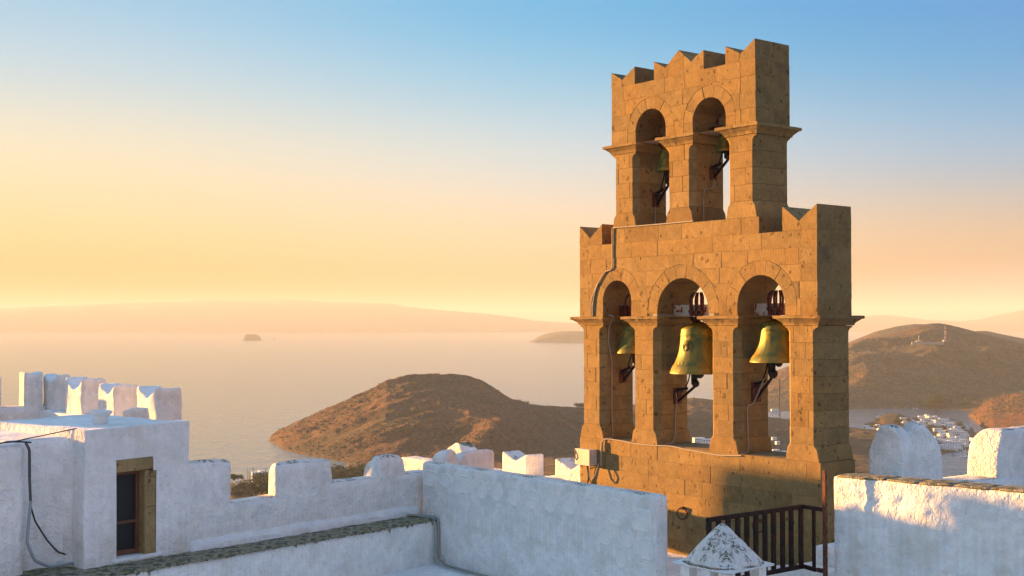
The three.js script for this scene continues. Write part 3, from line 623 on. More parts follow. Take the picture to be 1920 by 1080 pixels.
{
  const arch = (x0, x1, tip) => (x) => { const t = clamp((x - x0) / (x1 - x0)); return tip - 0.2 * Math.pow(1 - t, 2.2) - 0.07 * Math.pow(t, 6); };
  part('wall', plasterBox(-0.98, -0.6, 0.5, 1.46, -4.6, 5.2, { r: 0.03, seg: 0.1, amp: 0.016, freq: 1.3, off: 3, top: (x, z) => 1.455 + smooth(2.5, 1.9, z) * 0.1 - smooth(0, -4, z) * 0.5 }), [aged, limeTop], wpar);
  part('wall_foot', plasterBox(-0.75, -0.52, 0.6, 0.98, -0.1, 4.84, { r: 0.05, amp: 0.02, freq: 1.5, split: false, shape: (q) => { if (q.y > 0.9) q.x -= 0.07; } }), lime, wpar);
  part('merlon', plasterBox(-0.96, -0.605, 1.2, 2.17, 4.03, 4.95, { r: 0.06, amp: 0.025, freq: 2, off: 5, top: (x, z) => arch(-0.96, -0.6, 2.13)(x) + 0.03 * z - 0.1 }), whiteSet, wpar);
  part('merlon', plasterBox(-0.99, -0.605, 1.2, 2.04, 1.9, 3.15, { r: 0.06, amp: 0.03, freq: 2, off: 8, top: (x, z) => arch(-0.99, -0.6, 1.985)(x) + smooth(1.9, 3.1, z) * 0.05, shape: (q) => { if (q.z > 2.6) q.z -= (q.z - 2.6) / 0.55 * 0.26 * (-0.605 - q.x); q.z += (q.y - 1.5) * 0.16 * smooth(2.5, 1.9, q.z); } }), whiteSet, wpar);
  part('merlon', plasterBox(-1.13, -0.605, 1.2, 1.96, 0.17, 0.95, { r: 0.07, amp: 0.026, freq: 2.2, off: 11, top: (x, z) => arch(-1.13, -0.6, 1.95)(x) - 0.06 * Math.pow(Math.abs(z - 0.6) / 0.42, 3), shape: (q) => { const k = clamp((q.y - 1.5) / 0.45); q.z += k * 0.1 * smooth(0.6, 0.17, q.z); if (q.z > 0.5) q.z -= (q.z - 0.5) / 0.45 * 0.26 * (-0.605 - q.x); q.x += (q.x < -0.8 ? k * 0.12 : 0); } }), whiteSet, wpar);
  const two = (z) => (z > -1.16 ? 1.9 - 0.1 * Math.pow(Math.abs(z + 0.98) / 0.18, 2) : z < -1.3 ? 1.83 - 0.05 * Math.pow(Math.abs(z + 1.75) / 0.45, 3) : 1.6 + Math.abs(z + 1.23) * 2);
  part('merlon', plasterBox(-0.98, -0.605, 1.0, 1.9, -2.22, -0.82, { r: 0.06, amp: 0.022, freq: 2.4, seg: 0.07, off: 17, top: (x, z) => two(z) - 0.1 * Math.pow(clamp((-0.6 - x) / 0.38), 2) }), whiteSet, wpar);
}
// north side, in line with the tower
const npar = thing('north_parapet', 'white battlement wall left of the tower with swallow-tailed merlons in warm sun', 'battlement');
part('wall', plasterBox(-7.2, 0.0, -1.2, 0.98, -0.93, -0.46, { r: 0.04, amp: 0.015, off: 2 }), whiteSet, npar);
for (const [x0, x1, tip, dip, at, z] of [[-3.12, -2.24, 1.44, 1.275, 0.55, -0.93], [-1.32, -0.42, 1.435, 1.25, 0.58, -0.93]])
  part('merlon', plasterBox(x0, x1, 0.6, tip, z, -0.455, { r: 0.035, seg: 0.045, amp: 0.012, freq: 2.6, off: x0, top: tail(x0, x1, tip, dip, 1.1, at) }), whiteSet, npar);
// the old merlon with the blackened crown seen behind
single('worn_merlon', plasterBox(-6.35, -5.35, -0.5, 1.4, -1.6, -1.15, { r: 0.1, seg: 0.05, amp: 0.05, freq: 3.4, off: 21, top: (x) => 1.37 - 0.45 * Math.pow(Math.abs(x + 5.85) / 0.5, 2.2) }), [lime, crust], 'ragged merlon with a black weathered crown behind the notched white ones', 'merlon');

// roofed house at the left with its battlements beyond
const house = west(thing('white_house', 'flat-roofed whitewashed house with a stone-framed screen door at the left', 'house'));
{
  const s = new THREE.Shape([[4.83, 0.7], [6.575, 0.7], [6.6, 1.4], [6.585, 2.1], [6.57, 2.74], [5.7, 2.765], [4.845, 2.775], [4.855, 2.2], [4.83, 1.4]].map(([a, b]) => new THREE.Vector2(-a, b)));
  const h = new THREE.Path(); [[5.41, 0.86], [6.085, 0.86], [6.09, 1.6], [6.1, 2.295], [5.47, 2.305], [5.465, 2.1], [5.41, 2.09]].forEach(([a, b], k) => (k ? h.lineTo(-a, b) : h.moveTo(-a, b))); h.closePath(); s.holes.push(h);
  const g = new THREE.ExtrudeGeometry(s, { depth: 0.26, bevelEnabled: true, bevelThickness: 0.02, bevelSize: 0.016, bevelOffset: -0.01, bevelSegments: 3 });
  g.rotateY(-Math.PI / 2); g.scale(-1, 1, 1); g.rotateY(0);
  // after the turn: local z = along the wall, local x = thickness
  const p = g.attributes.position; let mx = -1e9; for (let i = 0; i < p.count; i++) mx = Math.max(mx, p.getX(i));
  for (let i = 0; i < p.count; i++) { p.setX(i, p.getX(i) - mx - 0.585); if (p.getZ(i) < 0) p.setZ(i, -p.getZ(i)); }
  const idx = []; for (let i = 0; i < p.count; i += 3) idx.push(i, i + 2, i + 1);
  g.setIndex(idx); const q = g.toNonIndexed(); q.computeVertexNormals();
  part('front_wall', boxUV(q), lime, house);
}
part('body', plasterBox(-3.3, -0.9, 0.3, 2.755, 4.86, 6.57, { r: 0.03, amp: 0.012, split: false, top: (x, z) => 2.75 + (z - 5.7) * -0.02 }), lime, house);
part('recessed_wall', plasterBox(-3.3, -1.12, 0.3, 2.62, 6.5, 7.5, { r: 0.05, amp: 0.014, split: false, shape: (q) => { if (q.x > -1.3) q.x += 0.34 * Math.pow(clamp((6.95 - q.z) / 0.45), 2) * smooth(2.7, 2.4, q.y); } }), lime, house);
part('side_block', plasterBox(-3.3, -0.88, -0.4, 2.6, 7.31, 9.6, { r: 0.06, amp: 0.014, split: false }), lime, house);
{ // stone frame, timber screen door
  const lint = stoneLike([[5.472, 2.108], [6.09, 2.1], [6.085, 2.285], [5.95, 2.296], [5.475, 2.298]], -0.78, -0.592);
  const jamb1 = stoneLike([[5.42, 0.87], [5.605, 0.87], [5.605, 1.55], [5.42, 1.56]], -0.8, -0.595), jamb2 = stoneLike([[5.42, 1.564], [5.605, 1.554], [5.61, 2.0], [5.42, 2.0]], -0.8, -0.592), jamb3 = stoneLike([[5.415, 2.004], [5.612, 2.004], [5.61, 2.096], [5.417, 2.092]], -0.8, -0.588);
  const paleStone = std({ color: new THREE.Color().setRGB(0.56, 0.5, 0.36), map: tuffTile, bumpMap: tuffBumpTile, bumpScale: 0.012 });
  part('lintel', lint, paleStone, house); for (const j of [jamb1, jamb2, jamb3]) part('jamb_stone', j, paleStone, house);
  const wood = std({ color: new THREE.Color().setRGB(0.16, 0.065, 0.035), roughness: 0.7, bumpMap: tiled(rustMap, 0.3), bumpScale: 0.004 }), net = std({ color: new THREE.Color().setRGB(0.012, 0.013, 0.014), roughness: 0.6 });
  const door = part('screen_door', bx(-0.79, -0.775, 0.88, 2.1, 5.61, 6.085), net, house);
  for (const [y0, y1, z0, z1] of [[0.882, 2.098, 5.612, 5.665], [0.882, 2.098, 6.03, 6.083], [0.882, 0.95, 5.666, 6.029], [2.045, 2.098, 5.666, 6.029], [1.335, 1.375, 5.666, 6.029]]) part('frame_rail', bx(-0.774, -0.74, y0, y1, z0, z1), wood, door);
  part('threshold', plasterBox(-0.9, -0.57, 0.78, 0.872, 5.3, 6.15, { r: 0.03, amp: 0.01, split: false }), lime, house);
}
function stoneLike(zy, x0, x1) {                   // outline in (along wall, height), through the wall's thickness
  const s = new THREE.Shape(zy.map(([a, b]) => new THREE.Vector2(a, b))), g = new THREE.ExtrudeGeometry(s, { depth: x1 - x0 - 0.02, bevelEnabled: true, bevelThickness: 0.01, bevelSize: 0.01, bevelOffset: -0.01, bevelSegments: 1 }), p = g.attributes.position, idx = [];
  for (let i = 0; i < p.count; i++) p.setXYZ(i, x0 + 0.01 + p.getZ(i), p.getY(i), p.getX(i));
  for (let i = 0; i < p.count; i += 3) idx.push(i, i + 2, i + 1);
  g.setIndex(idx); const q = g.toNonIndexed(); q.computeVertexNormals(); return boxUV(q, 0.3, 0.2);
}
// battlements beyond the roof, towards the sea
const row = thing('roof_battlement', 'row of thick swallow-tailed merlons beyond the house roof, faces orange in the sun', 'battlement');
part('wall', plasterBox(-13.3, -6.15, -2, 2.13, 5.63, 6.2, { r: 0.04, seg: 0.16, amp: 0.015, off: 6 }), whiteSet, row);
part('wall_foot', plasterBox(-13.2, -6.2, 1.6, 2.1, 6.17, 6.43, { r: 0.08, seg: 0.12, amp: 0.03, freq: 1.8, split: false, off: 9 }), lime, row);
for (const [x0, x1, tip, dip] of [[-7.3, -6.14, 2.94, 2.68], [-9.56, -8.5, 2.91, 2.66], [-11.85, -10.65, 2.97, 2.68], [-13.55, -12.42, 3.0, 2.82]])
  part('merlon', plasterBox(x0, x1, 1.7, tip, x0 < -13 ? 5.85 : 5.64, 6.21, { r: 0.08, seg: 0.05, amp: 0.032, freq: 3.2, off: x0, top: tail(x0, x1, tip, dip, 0.75) }), [lime, lime], row);
const outer = thing('outer_battlement', 'shaded merlons of the outer wall at the far left edge, lit along one rim, with taller unseen ones added to block sun', 'battlement');
part('wall', plasterBox(-13.7, -13.15, -2, 2.2, 6.24, 15, { r: 0.04, seg: 0.2, amp: 0.015, off: 4 }), whiteSet, outer);
for (const [z0, z1, tip, dip] of [[6.3, 6.76, 3.05, 2.98], [7.3, 7.62, 2.95, 2.8], [8.68, 8.81, 4.2, 4.1], [9.05, 11.13, 4.2, 3.9], [11.52, 14.6, 4.4, 4.1]])  // the tall ones beyond the left edge are added to shape the sunlight
  part('merlon', plasterBox(-13.68, -13.16, 1.9, tip, z0, z1, { r: 0.05, seg: 0.07, amp: 0.02, freq: 2.4, off: z0, top: (x, z) => tail(z0, z1, tip, dip, 0.8)(z) }), [lime, lime], outer);
part('added_sun_block', plasterBox(-13.67, -13.17, 3.13, 4.18, 8.7, 9.3, { r: 0.03, seg: 0.1, split: false }), lime, outer);  // unseen block added to cut sun coming through the gap below
const shadeWall = thing('added_shade_wall', 'plain white wall beyond the left edge of the view, added to shade the tower base', 'wall');  // unseen wall, added and shaped to throw the shadow on the tower
part('walls', plasterBox(-17.5, -17.2, -2, 3.72, 7.06, 7.98, { r: 0.04, seg: 0.2, split: false, top: (x, z) => 3.72 + 0.29 * (z - 7.06) }), lime, shadeWall); part('shade_wall_top', plasterBox(-17.48, -17.22, 3.7, 3.8, 7.1, 7.94, { r: 0.03, seg: 0.2, split: false, shape: (q) => { q.y += 0.29 * (q.z - 7.06); } }), lime, shadeWall);
single('leaning_slab', (() => { const g = plasterBox(-0.3, 0.3, -0.2, 0.33, -0.05, 0.05, { r: 0.03, amp: 0.015, split: false, shape: (q) => { if (q.x < 0) q.y += 0.25 * q.x; } }); g.rotateX(0.25); g.rotateY(0.6); return g; })(), lime, 'white stone flag leaning against the last merlon beyond the house roof', 'slab').position.set(-6.45, 2.2, 6.5);
{
  const t = thing('roof_vent', 'small round white vent bowl standing on the edge of the house roof', 'vent');
  const g = new THREE.LatheGeometry([[0, 0], [0.1, 0], [0.11, 0.1], [0.12, 0.13], [0.165, 0.16], [0.17, 0.2], [0.14, 0.21], [0.1, 0.19], [0, 0.18]].map(([a, b]) => new THREE.Vector2(a, b)), 28);
  part('bowl', boxUV(g.toNonIndexed()), lime, t); t.position.set(0.0, 2.74, 9.58);
}
// right-hand side: rubble wall by the gate, merlons of the wall beyond
const rwall = thing('rubble_wall', 'rough limewashed rubble wall beside the iron gate, a patch of sun on its upper corner', 'wall');
{
  const cell = (x, y) => { let best = 9, id = 0; const u = x / 0.3, v = y / 0.17, i0 = Math.floor(u), j0 = Math.floor(v); for (let j = j0 - 1; j <= j0 + 1; j++) for (let i = i0 - 1; i <= i0 + 1; i++) { const o = (j & 1) * 0.5, px = i + 0.5 + o + (hash(i + 40, j + 40, 3) - 0.5) * 0.7, py = j + 0.5 + (hash(i + 40, j + 40, 8) - 0.5) * 0.5, d = Math.hypot(u - px, (v - py) * 0.8); if (d < best) { best = d; id = hash(i + 40, j + 40, 5); } } return [best, id]; };
  const g = plasterBox(0, 5.2, -0.6, 2.0, -0.42, 0, { r: 0.03, seg: 0.034, amp: 0.006, freq: 4, split: false, top: (x) => 2.0 + 0.03 * x, shape: (q) => {
    if (q.z > -0.06) { const [d, id] = cell(q.x, q.y), k = smooth(0, 0.05, q.x) * smooth(0.02, 0.1, 2.0 - q.y) + 0.15; q.z += k * ((0.022 * id + 0.01) * (1 - smooth(0.1, 0.62, d)) - 0.01 + (fbm(q.x * 11, q.y * 11, 2, 3) - 0.5) * 0.026); }
    else if (q.y > 1.95) q.y += (fbm(q.x * 2, 4, q.z * 3, 3) - 0.5) * 0.05;
  } });
  part('wall', g, lime, rwall); rwall.position.set(7.0, 0, 1.17);
  const cop = []; let x = 0.06;
  while (x < 5.1) { const w = R(0.5, 0.9); cop.push(plasterBox(x, Math.min(5.15, x + w - 0.03), 1.985, 2.02 + R(0, 0.01), -0.43, 0.012 + R(-0.008, 0.012), { shape: (q) => { q.y += 0.03 * q.x; }, r: 0.015, seg: 0.08, amp: 0.01, freq: 5, off: x, split: false })); x += w; }
  for (const c of cop) part('coping_stone', c, crust, rwall);
}
const rpar = thing('east_parapet', 'whitewashed battlement wall right of the tower with two broad shaded merlons', 'battlement');
part('wall', plasterBox(6.02, 6.76, -1, 1.57, -7, -0.95, { r: 0.05, seg: 0.14, amp: 0.02, off: 12 }), whiteSet, rpar);
part('merlon', plasterBox(6.04, 6.74, 1.4, 2.64, -2.12, -0.98, { r: 0.06, seg: 0.045, amp: 0.02, freq: 2.4, off: 14,
  top: (x, z) => 2.62 - 0.16 * Math.exp(-Math.pow((z + 1.5) / 0.2, 2)) - 0.62 * Math.pow(clamp(Math.abs(x - 6.42) / 0.38), 2.6),
  shape: (q) => { const k = clamp((q.y - 1.6) / 1.0); if (q.x > 6.4) q.x -= 0.13 * smooth(6.4, 6.7, q.x) * Math.exp(-Math.pow((q.z + 1.55) / 0.2, 2)); q.z += 0.3 * k * k * smooth(-1.45, -2.1, q.z); } }), whiteSet, rpar);
part('merlon', plasterBox(6.1, 6.74, 1.3, 2.4, -6.2, -3.78, { r: 0.07, seg: 0.06, amp: 0.02, freq: 2.2, off: 19,
  top: (x) => 2.39 - 0.3 * Math.pow(clamp((6.5 - x) / 0.4), 2.4), shape: (q) => { const k = clamp((q.y - 1.5) / 0.9); q.z -= 0.18 * k * k * smooth(-4.6, -3.8, q.z); } }), whiteSet, rpar);
// ---------------------------------------------------------------- bells, strikers, cables, ironwork
function makeBell(label, x, rimY, r, h, z = -0.45, emblem = false) {
  const b = thing('church_bell', label, 'bell', 'bells hung in the arches of the stone tower');
  b.position.set(x, rimY, z);
  const outer = [[1, 0], [1, 0.025], [0.955, 0.075], [0.945, 0.095], [0.915, 0.12], [0.9, 0.15], [0.865, 0.165], [0.8, 0.24], [0.735, 0.33], [0.685, 0.44], [0.655, 0.56], [0.64, 0.66], [0.645, 0.675], [0.635, 0.69], [0.635, 0.74], [0.645, 0.755], [0.63, 0.775], [0.625, 0.85], [0.59, 0.885], [0.5, 0.92], [0.3, 0.965], [0.16, 0.985], [0.15, 1.0], [0, 1.005]];
  const inner = [[0, 0.9], [0.4, 0.87], [0.55, 0.8], [0.58, 0.6], [0.64, 0.4], [0.75, 0.25], [0.86, 0.1], [0.93, 0], [1, 0]];
  const g = new THREE.LatheGeometry([...outer, ...inner].map(([a, c]) => new THREE.Vector2(a * r, c * h)), 56); g.computeVertexNormals();
  const body = part('bell_body', g, bronze, b);
  if (emblem) {
    const rr = 0.66 * r;
    // oval wreath and figure cast on the waist, facing the viewer and the sun
    const ang = 0.12, at = (u, v) => { const q = ang + u / rr; return [Math.sin(q) * rr * 1.03, v, Math.cos(q) * rr * 1.03]; };
    const dark = std({ color: new THREE.Color().setRGB(0.05, 0.05, 0.025), roughness: 0.6, metalness: 0.4 });
    part('oval_wreath', tube(Array.from({ length: 25 }, (_, i) => at(0.095 * Math.cos(i / 24 * 2 * Math.PI), 0.52 * h + 0.11 * Math.sin(i / 24 * 2 * Math.PI))), 0.009, { seg: 60 }), dark, body);
    part('cast_figure', merged(tube([at(-0.03, 0.44 * h), at(0.01, 0.5 * h), at(-0.015, 0.55 * h), at(0.02, 0.6 * h)], 0.014), tube([at(0.04, 0.46 * h), at(0.0, 0.51 * h), at(0.035, 0.57 * h)], 0.011)), dark, body);
    for (const [hy, n, s] of [[0.715, 26, 0.018], [0.2, 30, 0.022]]) { const gs = []; for (let i = 0; i < n; i++) { const q = i / n * 2 * Math.PI, R2 = (hy > 0.5 ? 0.637 : 0.838) * r; const c = new THREE.BoxGeometry(s * R(0.6, 1.3), s * 1.4, 0.008); c.rotateY(q); c.translate(Math.sin(q) * R2, hy * h, Math.cos(q) * R2); gs.push(c); } part('cast_lettering', merged(...gs), bronze, body); }
  }
  const cl = part('clapper', tube([[0, h * 0.85, 0], [0, h * 0.4, 0], [0.01, 0.06, 0]], 0.016 + r * 0.02), darkIron, b);
  const ball = new THREE.SphereGeometry(r * 0.16, 14, 10); ball.scale(1, 1.3, 1); ball.translate(0.01, 0.02, 0); part('clapper_ball', ball, darkIron, cl);
  return b;
}
// beam and straps from which a bell hangs
function makeYoke(bell, x0, x1, y0, y1, xb, top, mat, straps, z = -0.45) {
  part('headstock_beam', boxUV(jitter(new THREE.BoxGeometry(x1 - x0, y1 - y0, 0.2, 12, 3, 3).translate((x0 + x1) / 2 - bell.position.x, (y0 + y1) / 2 - bell.position.y, -0.08), 0.008, 5)), mat, bell);
  for (let i = 0; i < straps; i++) {
    const t = straps > 1 ? i / (straps - 1) - 0.5 : 0, w = 0.3 * t, zz = 0.06 + 0.02 * (i % 2), yb = bell.userData.crown;
    part('iron_strap', tube([[w * 0.5, yb - 0.04, 0.02], [w * 0.7, yb + 0.04, zz + 0.03], [w, yb + 0.14, zz], [w * 1.15, y1 - bell.position.y + 0.1, zz], [w * 0.7, y1 - bell.position.y + 0.22, zz - 0.03]], 0.021, { sides: 5 }), redPaint, bell);
    part('strap_nut', boxUV(new THREE.CylinderGeometry(0.032, 0.032, 0.06, 6).translate(w, yb + 0.17, zz + 0.012)), rust, bell);
  }
}
const peeling = std({ map: tiled(texture(256, (u, v) => { const a = fbm(u * 10, v * 10, 2, 4, 10), k = 0.85 + 0.3 * fbm(u * 40, v * 40, 5, 2, 40); return mix3([205 * k, 190 * k, 170 * k], [150 * k, 62 * k, 40 * k], smooth(0.56, 0.66, a)); }), 0.6), roughness: 0.85 });
const bell1 = makeBell('small green bronze bell in the left arch of the lower tier', 1.075, 3.68, 0.345, 0.6); bell1.userData.crown = 0.6;
const bell2 = makeBell('large yellow bronze bell with an oval emblem in the middle arch', 2.8, 3.342, 0.543, 0.945, -0.45, true); bell2.userData.crown = 0.945;
const bell3 = makeBell('broad plain bronze bell in the right arch of the lower tier', 4.635, 3.592, 0.49, 0.745); bell3.userData.crown = 0.745;
const bell4 = makeBell('small dark bell in the left arch of the upper tier', 2.0, 7.121, 0.235, 0.46); bell4.userData.crown = 0.46;
const bell5 = makeBell('smallest bell in the right arch of the upper tier', 3.475, 7.332, 0.205, 0.38); bell5.userData.crown = 0.38;
makeYoke(bell1, 0.69, 1.46, 4.4, 4.6, 1.075, 4.27, redPaint, 3);
makeYoke(bell2, 2.172, 3.434, 4.395, 4.6, 2.8, 4.29, peeling, 6);
makeYoke(bell3, 4.124, 5.146, 4.395, 4.6, 4.635, 4.33, peeling, 6);
makeYoke(bell4, 1.62, 2.39, 7.68, 7.82, 2.0, 7.58, rust, 2);
makeYoke(bell5, 3.086, 3.864, 7.68, 7.82, 3.475, 7.7, rust, 2);
for (const b of [bell1, bell2, bell3, bell4, bell5]) delete b.userData.crown;
// electric strikers bracketed to the left jamb of each opening
function makeStriker(label, x, y, reach, rise, size, z = -0.5) {
  const t = thing('bell_striker', label, 'striker', 'electric strikers beside the bells'); t.position.set(x, y, z);
  part('wall_plate', boxUV(bx(-0.004, 0.022, -0.13 * size, 0.13 * size, -0.09 * size, 0.09 * size)), rust, t);
  part('bracket_arm', bar([0.02, 0.1 * size, 0.03], [reach * 0.62, rise * 0.75, 0.02], 0.035, 0.045), iron, t);
  part('bracket_arm', bar([0.02, -0.09 * size, 0], [reach, rise, 0], 0.03, 0.04), iron, t);
  part('hinge', boxUV(new THREE.CylinderGeometry(0.035, 0.035, 0.13, 10).rotateX(Math.PI / 2).translate(0.05, 0.08 * size, 0)), darkIron, t);
  const m = part('hammer', boxUV(new THREE.CylinderGeometry(0.055 * size, 0.05 * size, 0.2 * size, 14).translate(reach - 0.02, rise + 0.13 * size, 0)), darkIron, t);
  part('hammer_head', new THREE.SphereGeometry(0.062 * size, 14, 10).translate(reach + 0.03, rise + 0.05, 0.02), darkIron, m);
  part('spring_rod', tube([[reach * 0.55, rise * 0.8, 0.05], [reach * 0.75, rise + 0.1, 0.06], [reach * 0.8, rise + 0.24 * size, 0.03]], 0.012), iron, t);
  return t;
}
makeStriker('iron striker arm under the small bell of the left lower arch', 0.683, 3.22, 0.37, 0.24, 1, -0.52);
makeStriker('iron striker arm under the large bell with the emblem', 2.165, 2.9, 0.46, 0.2, 1.15, -0.52);
makeStriker('iron striker with a dark motor under the broad right bell', 4.118, 3.06, 0.38, 0.28, 1.3, -0.46);
makeStriker('iron striker arm in the left upper arch', 1.612, 6.62, 0.34, 0.26, 1.05, -0.53);
makeStriker('iron striker arm in the right upper arch', 3.079, 7.0, 0.36, 0.2, 1.0, -0.53);
const cableDark = std({ color: new THREE.Color().setRGB(0.09, 0.1, 0.1), bumpMap: tiled(rustMap, 0.2), bumpScale: 0.01 });
const wire = (label, pts, r = 0.011, mat = cableGrey, group) => single('cable', tube(pts, r, { seg: pts.length * 8, tension: 0.15 }), mat, label, 'cable', group);
wire('pale cable running up the tower front past the left arch', [[0.4, 4.4, 0.012], [0.4, 4.6, 0.016], [0.47, 4.86, 0.016], [0.55, 5.02, 0.016], [0.72, 5.22, 0.016], [0.79, 5.265, 0.016], [0.93, 5.29, 0.016], [0.975, 5.35, 0.016], [0.975, 5.7, 0.016], [0.975, 6.085, 0.02], [1.02, 6.096, 0.02], [1.6, 6.09, 0.016], [2.3, 6.088, 0.016], [3.1, 6.09, 0.015]], 0.0125);
wire('second cable bending beside the left arch to the cornice', [[0.35, 4.4, 0.012], [0.33, 4.55, 0.014], [0.38, 4.75, 0.014], [0.46, 4.9, 0.014], [0.55, 5.045, 0.015]], 0.01);
wire('pale cable lying along the sill under the lower arches', [[0.69, 1.78, 0.03], [0.69, 1.95, 0.03], [0.73, 2.02, 0.02], [0.9, 2.03, 0.012], [1.3, 2.018, 0.012], [1.56, 1.995, 0.012], [2.1, 2.0, 0.012], [2.53, 2.022, 0.01], [2.94, 1.99, 0.012], [3.4, 1.965, 0.014], [3.75, 1.955, 0.014], [4.2, 1.99, 0.012]], 0.012);
wire('cable hanging down the jamb of the left lower arch', [[0.74, 4.41, -0.1], [0.86, 4.4, -0.12], [0.7, 4.2, -0.15], [0.698, 3.9, -0.13], [0.698, 3.49, -0.22], [0.698, 2.66, -0.21], [0.7, 2.05, -0.23], [0.72, 2.03, 0.0]], 0.012);
wire('cable down the jamb of the middle arch under the striker', [[2.19, 2.98, -0.46], [2.18, 2.8, -0.49], [2.18, 2.53, -0.45], [2.18, 2.18, -0.44], [2.2, 2.03, -0.34], [2.24, 2.02, 0.0]], 0.011);
wire('cable bent along the jamb of the right lower arch', [[4.36, 3.3, -0.4], [4.2, 3.0, -0.4], [4.135, 2.86, -0.37], [4.132, 2.84, -0.24], [4.132, 2.78, -0.225], [4.132, 2.47, -0.233], [4.134, 2.06, -0.243], [4.16, 2.025, -0.16], [4.17, 2.02, 0.0]], 0.011);
wire('thin bell rope hanging below the broad right bell', [[4.62, 3.3, -0.5], [4.62, 2.7, -0.5], [4.63, 2.02, -0.5]], 0.008);
wire('cable down the jamb of the left upper arch', [[1.626, 6.52, -0.5], [1.626, 6.3, -0.49], [1.64, 6.08, -0.485]], 0.009);
wire('cable down the jamb of the right upper arch', [[3.094, 6.9, -0.53], [3.094, 6.73, -0.51], [3.094, 6.68, -0.3], [3.094, 6.6, -0.27], [3.096, 6.3, -0.26], [3.1, 6.085, -0.26]], 0.009);
{ // junction box on the tower and its coil
  const t = thing('junction_box', 'pale metal junction box fixed to the tower base at its left corner', 'box');
  const metal = std({ color: new THREE.Color().setRGB(0.6, 0.57, 0.5), roughness: 0.6, map: tiled(limeMap, 1.2) });
  part('case', boxUV(bx(0.09, 0.5, 1.5, 1.8, 0.004, 0.19)), metal, t); part('cover', boxUV(bx(0.085, 0.505, 1.495, 1.805, 0.192, 0.205)), metal, t);
  part('conduit', tube([[0.69, 1.5, 0.06], [0.69, 1.75, 0.06], [0.7, 1.97, 0.05]], 0.017), cableGrey, t);
  part('fixing_strap', tube([[0.1, 1.79, 0.2], [0.12, 1.6, 0.215], [0.14, 1.42, 0.05]], 0.008), darkIron, t);
}
wire('loop of cable hanging below the junction box', [[0.66, 1.55, 0.1], [0.64, 1.35, 0.16], [0.55, 1.24, 0.17], [0.46, 1.3, 0.16], [0.45, 1.44, 0.14], [0.48, 1.5, 0.12]], 0.011, cableGrey);
wire('dark cables dropping below the junction box', [[0.3, 1.5, 0.08], [0.31, 1.25, 0.05], [0.24, 1.08, 0.04], [0.14, 0.9, 0.03]], 0.02, cableBlack);
wire('thin black wire below the junction box', [[0.31, 1.3, 0.06], [0.38, 1.1, 0.03], [0.5, 0.99, 0.02]], 0.008, cableBlack);
for (const [x, y, l] of [[2.823, 0.93, 'rusty iron ring on the sunlit tower base'], [4.594, 0.93, 'rusty iron ring on the shaded tower base behind the gate']]) {
  const t = thing('iron_ring', l, 'ring'); t.position.set(x, y, 0);
  part('eye_bolt', boxUV(bx(-0.02, 0.02, -0.02, 0.03, 0, 0.06)), rust, t); part('ring', new THREE.TorusGeometry(0.1, 0.013, 8, 28).rotateY(0.3).translate(0, -0.09, 0.045), rust, t);
}
// gate of flat bars between slab and rubble wall
{
  const t = thing('iron_gate', 'rusty dark iron gate of flat upright bars with a bent top rail', 'gate');
  part('top_rail', boxUV(bx(6.475, 6.525, 1.475, 1.535, 1.255, 3.34)), iron, t); part('top_rail', bar([6.5, 1.505, 1.25], [7.0, 1.52, 1.36], 0.05, 0.055), iron, t);
  part('bottom_rail', boxUV(bx(6.475, 6.525, 0.58, 0.64, 1.255, 3.3)), iron, t); part('bottom_rail', bar([6.5, 0.61, 1.25], [6.8, 0.61, 1.33], 0.05, 0.055), iron, t);
  for (const z of [3.305, 3.109, 2.909, 2.707, 2.513, 2.317, 2.117, 1.928, 1.723, 1.528, 1.3]) part('bar', boxUV(bx(6.48, 6.52, 0.642, 1.473, z - 0.036, z + 0.036)), iron, t);
  part('bar', boxUV(bx(6.72, 6.76, 0.63, 1.49, 1.28, 1.32)), iron, t);
  part('gate_post', boxUV(bx(6.985, 7.035, 0.0, 2.1, 1.36, 1.41)), rust, t); part('hinge', boxUV(bx(6.86, 6.984, 0.6, 0.66, 1.36, 1.4)), rust, t);
}
{ // chimney with ogee cap
  const t = thing('chimney', 'whitewashed chimney with a pointed concave cap and thin slate collar in front of the gate', 'chimney'); t.position.set(8.05, -0.1, 4.72); t.rotation.y = 0.05;
  const cap = [], n = 12; for (let i = 0; i <= n; i++) { const s = i / n, k = 0.43 * Math.pow(1 - s, 0.86) + 0.016; cap.push(Array.from({ length: 16 }, (_, j) => { const a = j / 16 * 2 * Math.PI, q = 1 / Math.pow(Math.pow(Math.abs(Math.cos(a)), 3.2) + Math.pow(Math.abs(Math.sin(a)), 3.2), 1 / 3.2); return [Math.cos(a) * k * q, 1.41 + 0.47 * s, Math.sin(a) * k * q]; })); }
  const g = jitter(smoothed(loft(cap)), 0.022, 4); g.computeVertexNormals(); part('cap', boxUV(g), capLime, t);
  part('collar_slab', plasterBox(-0.45, 0.45, 1.38, 1.415, -0.44, 0.44, { r: 0.012, amp: 0.02, freq: 4, split: false }), aged, t);
  for (const [x, z] of [[0.3, 0.3], [-0.3, 0.3], [0.3, -0.3], [-0.3, -0.3], [0.05, 0.32]]) part('flue_post', boxUV(bx(x - 0.07, x + 0.07, 1.1, 1.376, z - 0.07, z + 0.07)), lime, t);
  part('shaft', plasterBox(-0.42, 0.42, -0.3, 1.1, -0.42, 0.42, { r: 0.04, split: false }), lime, t);
}
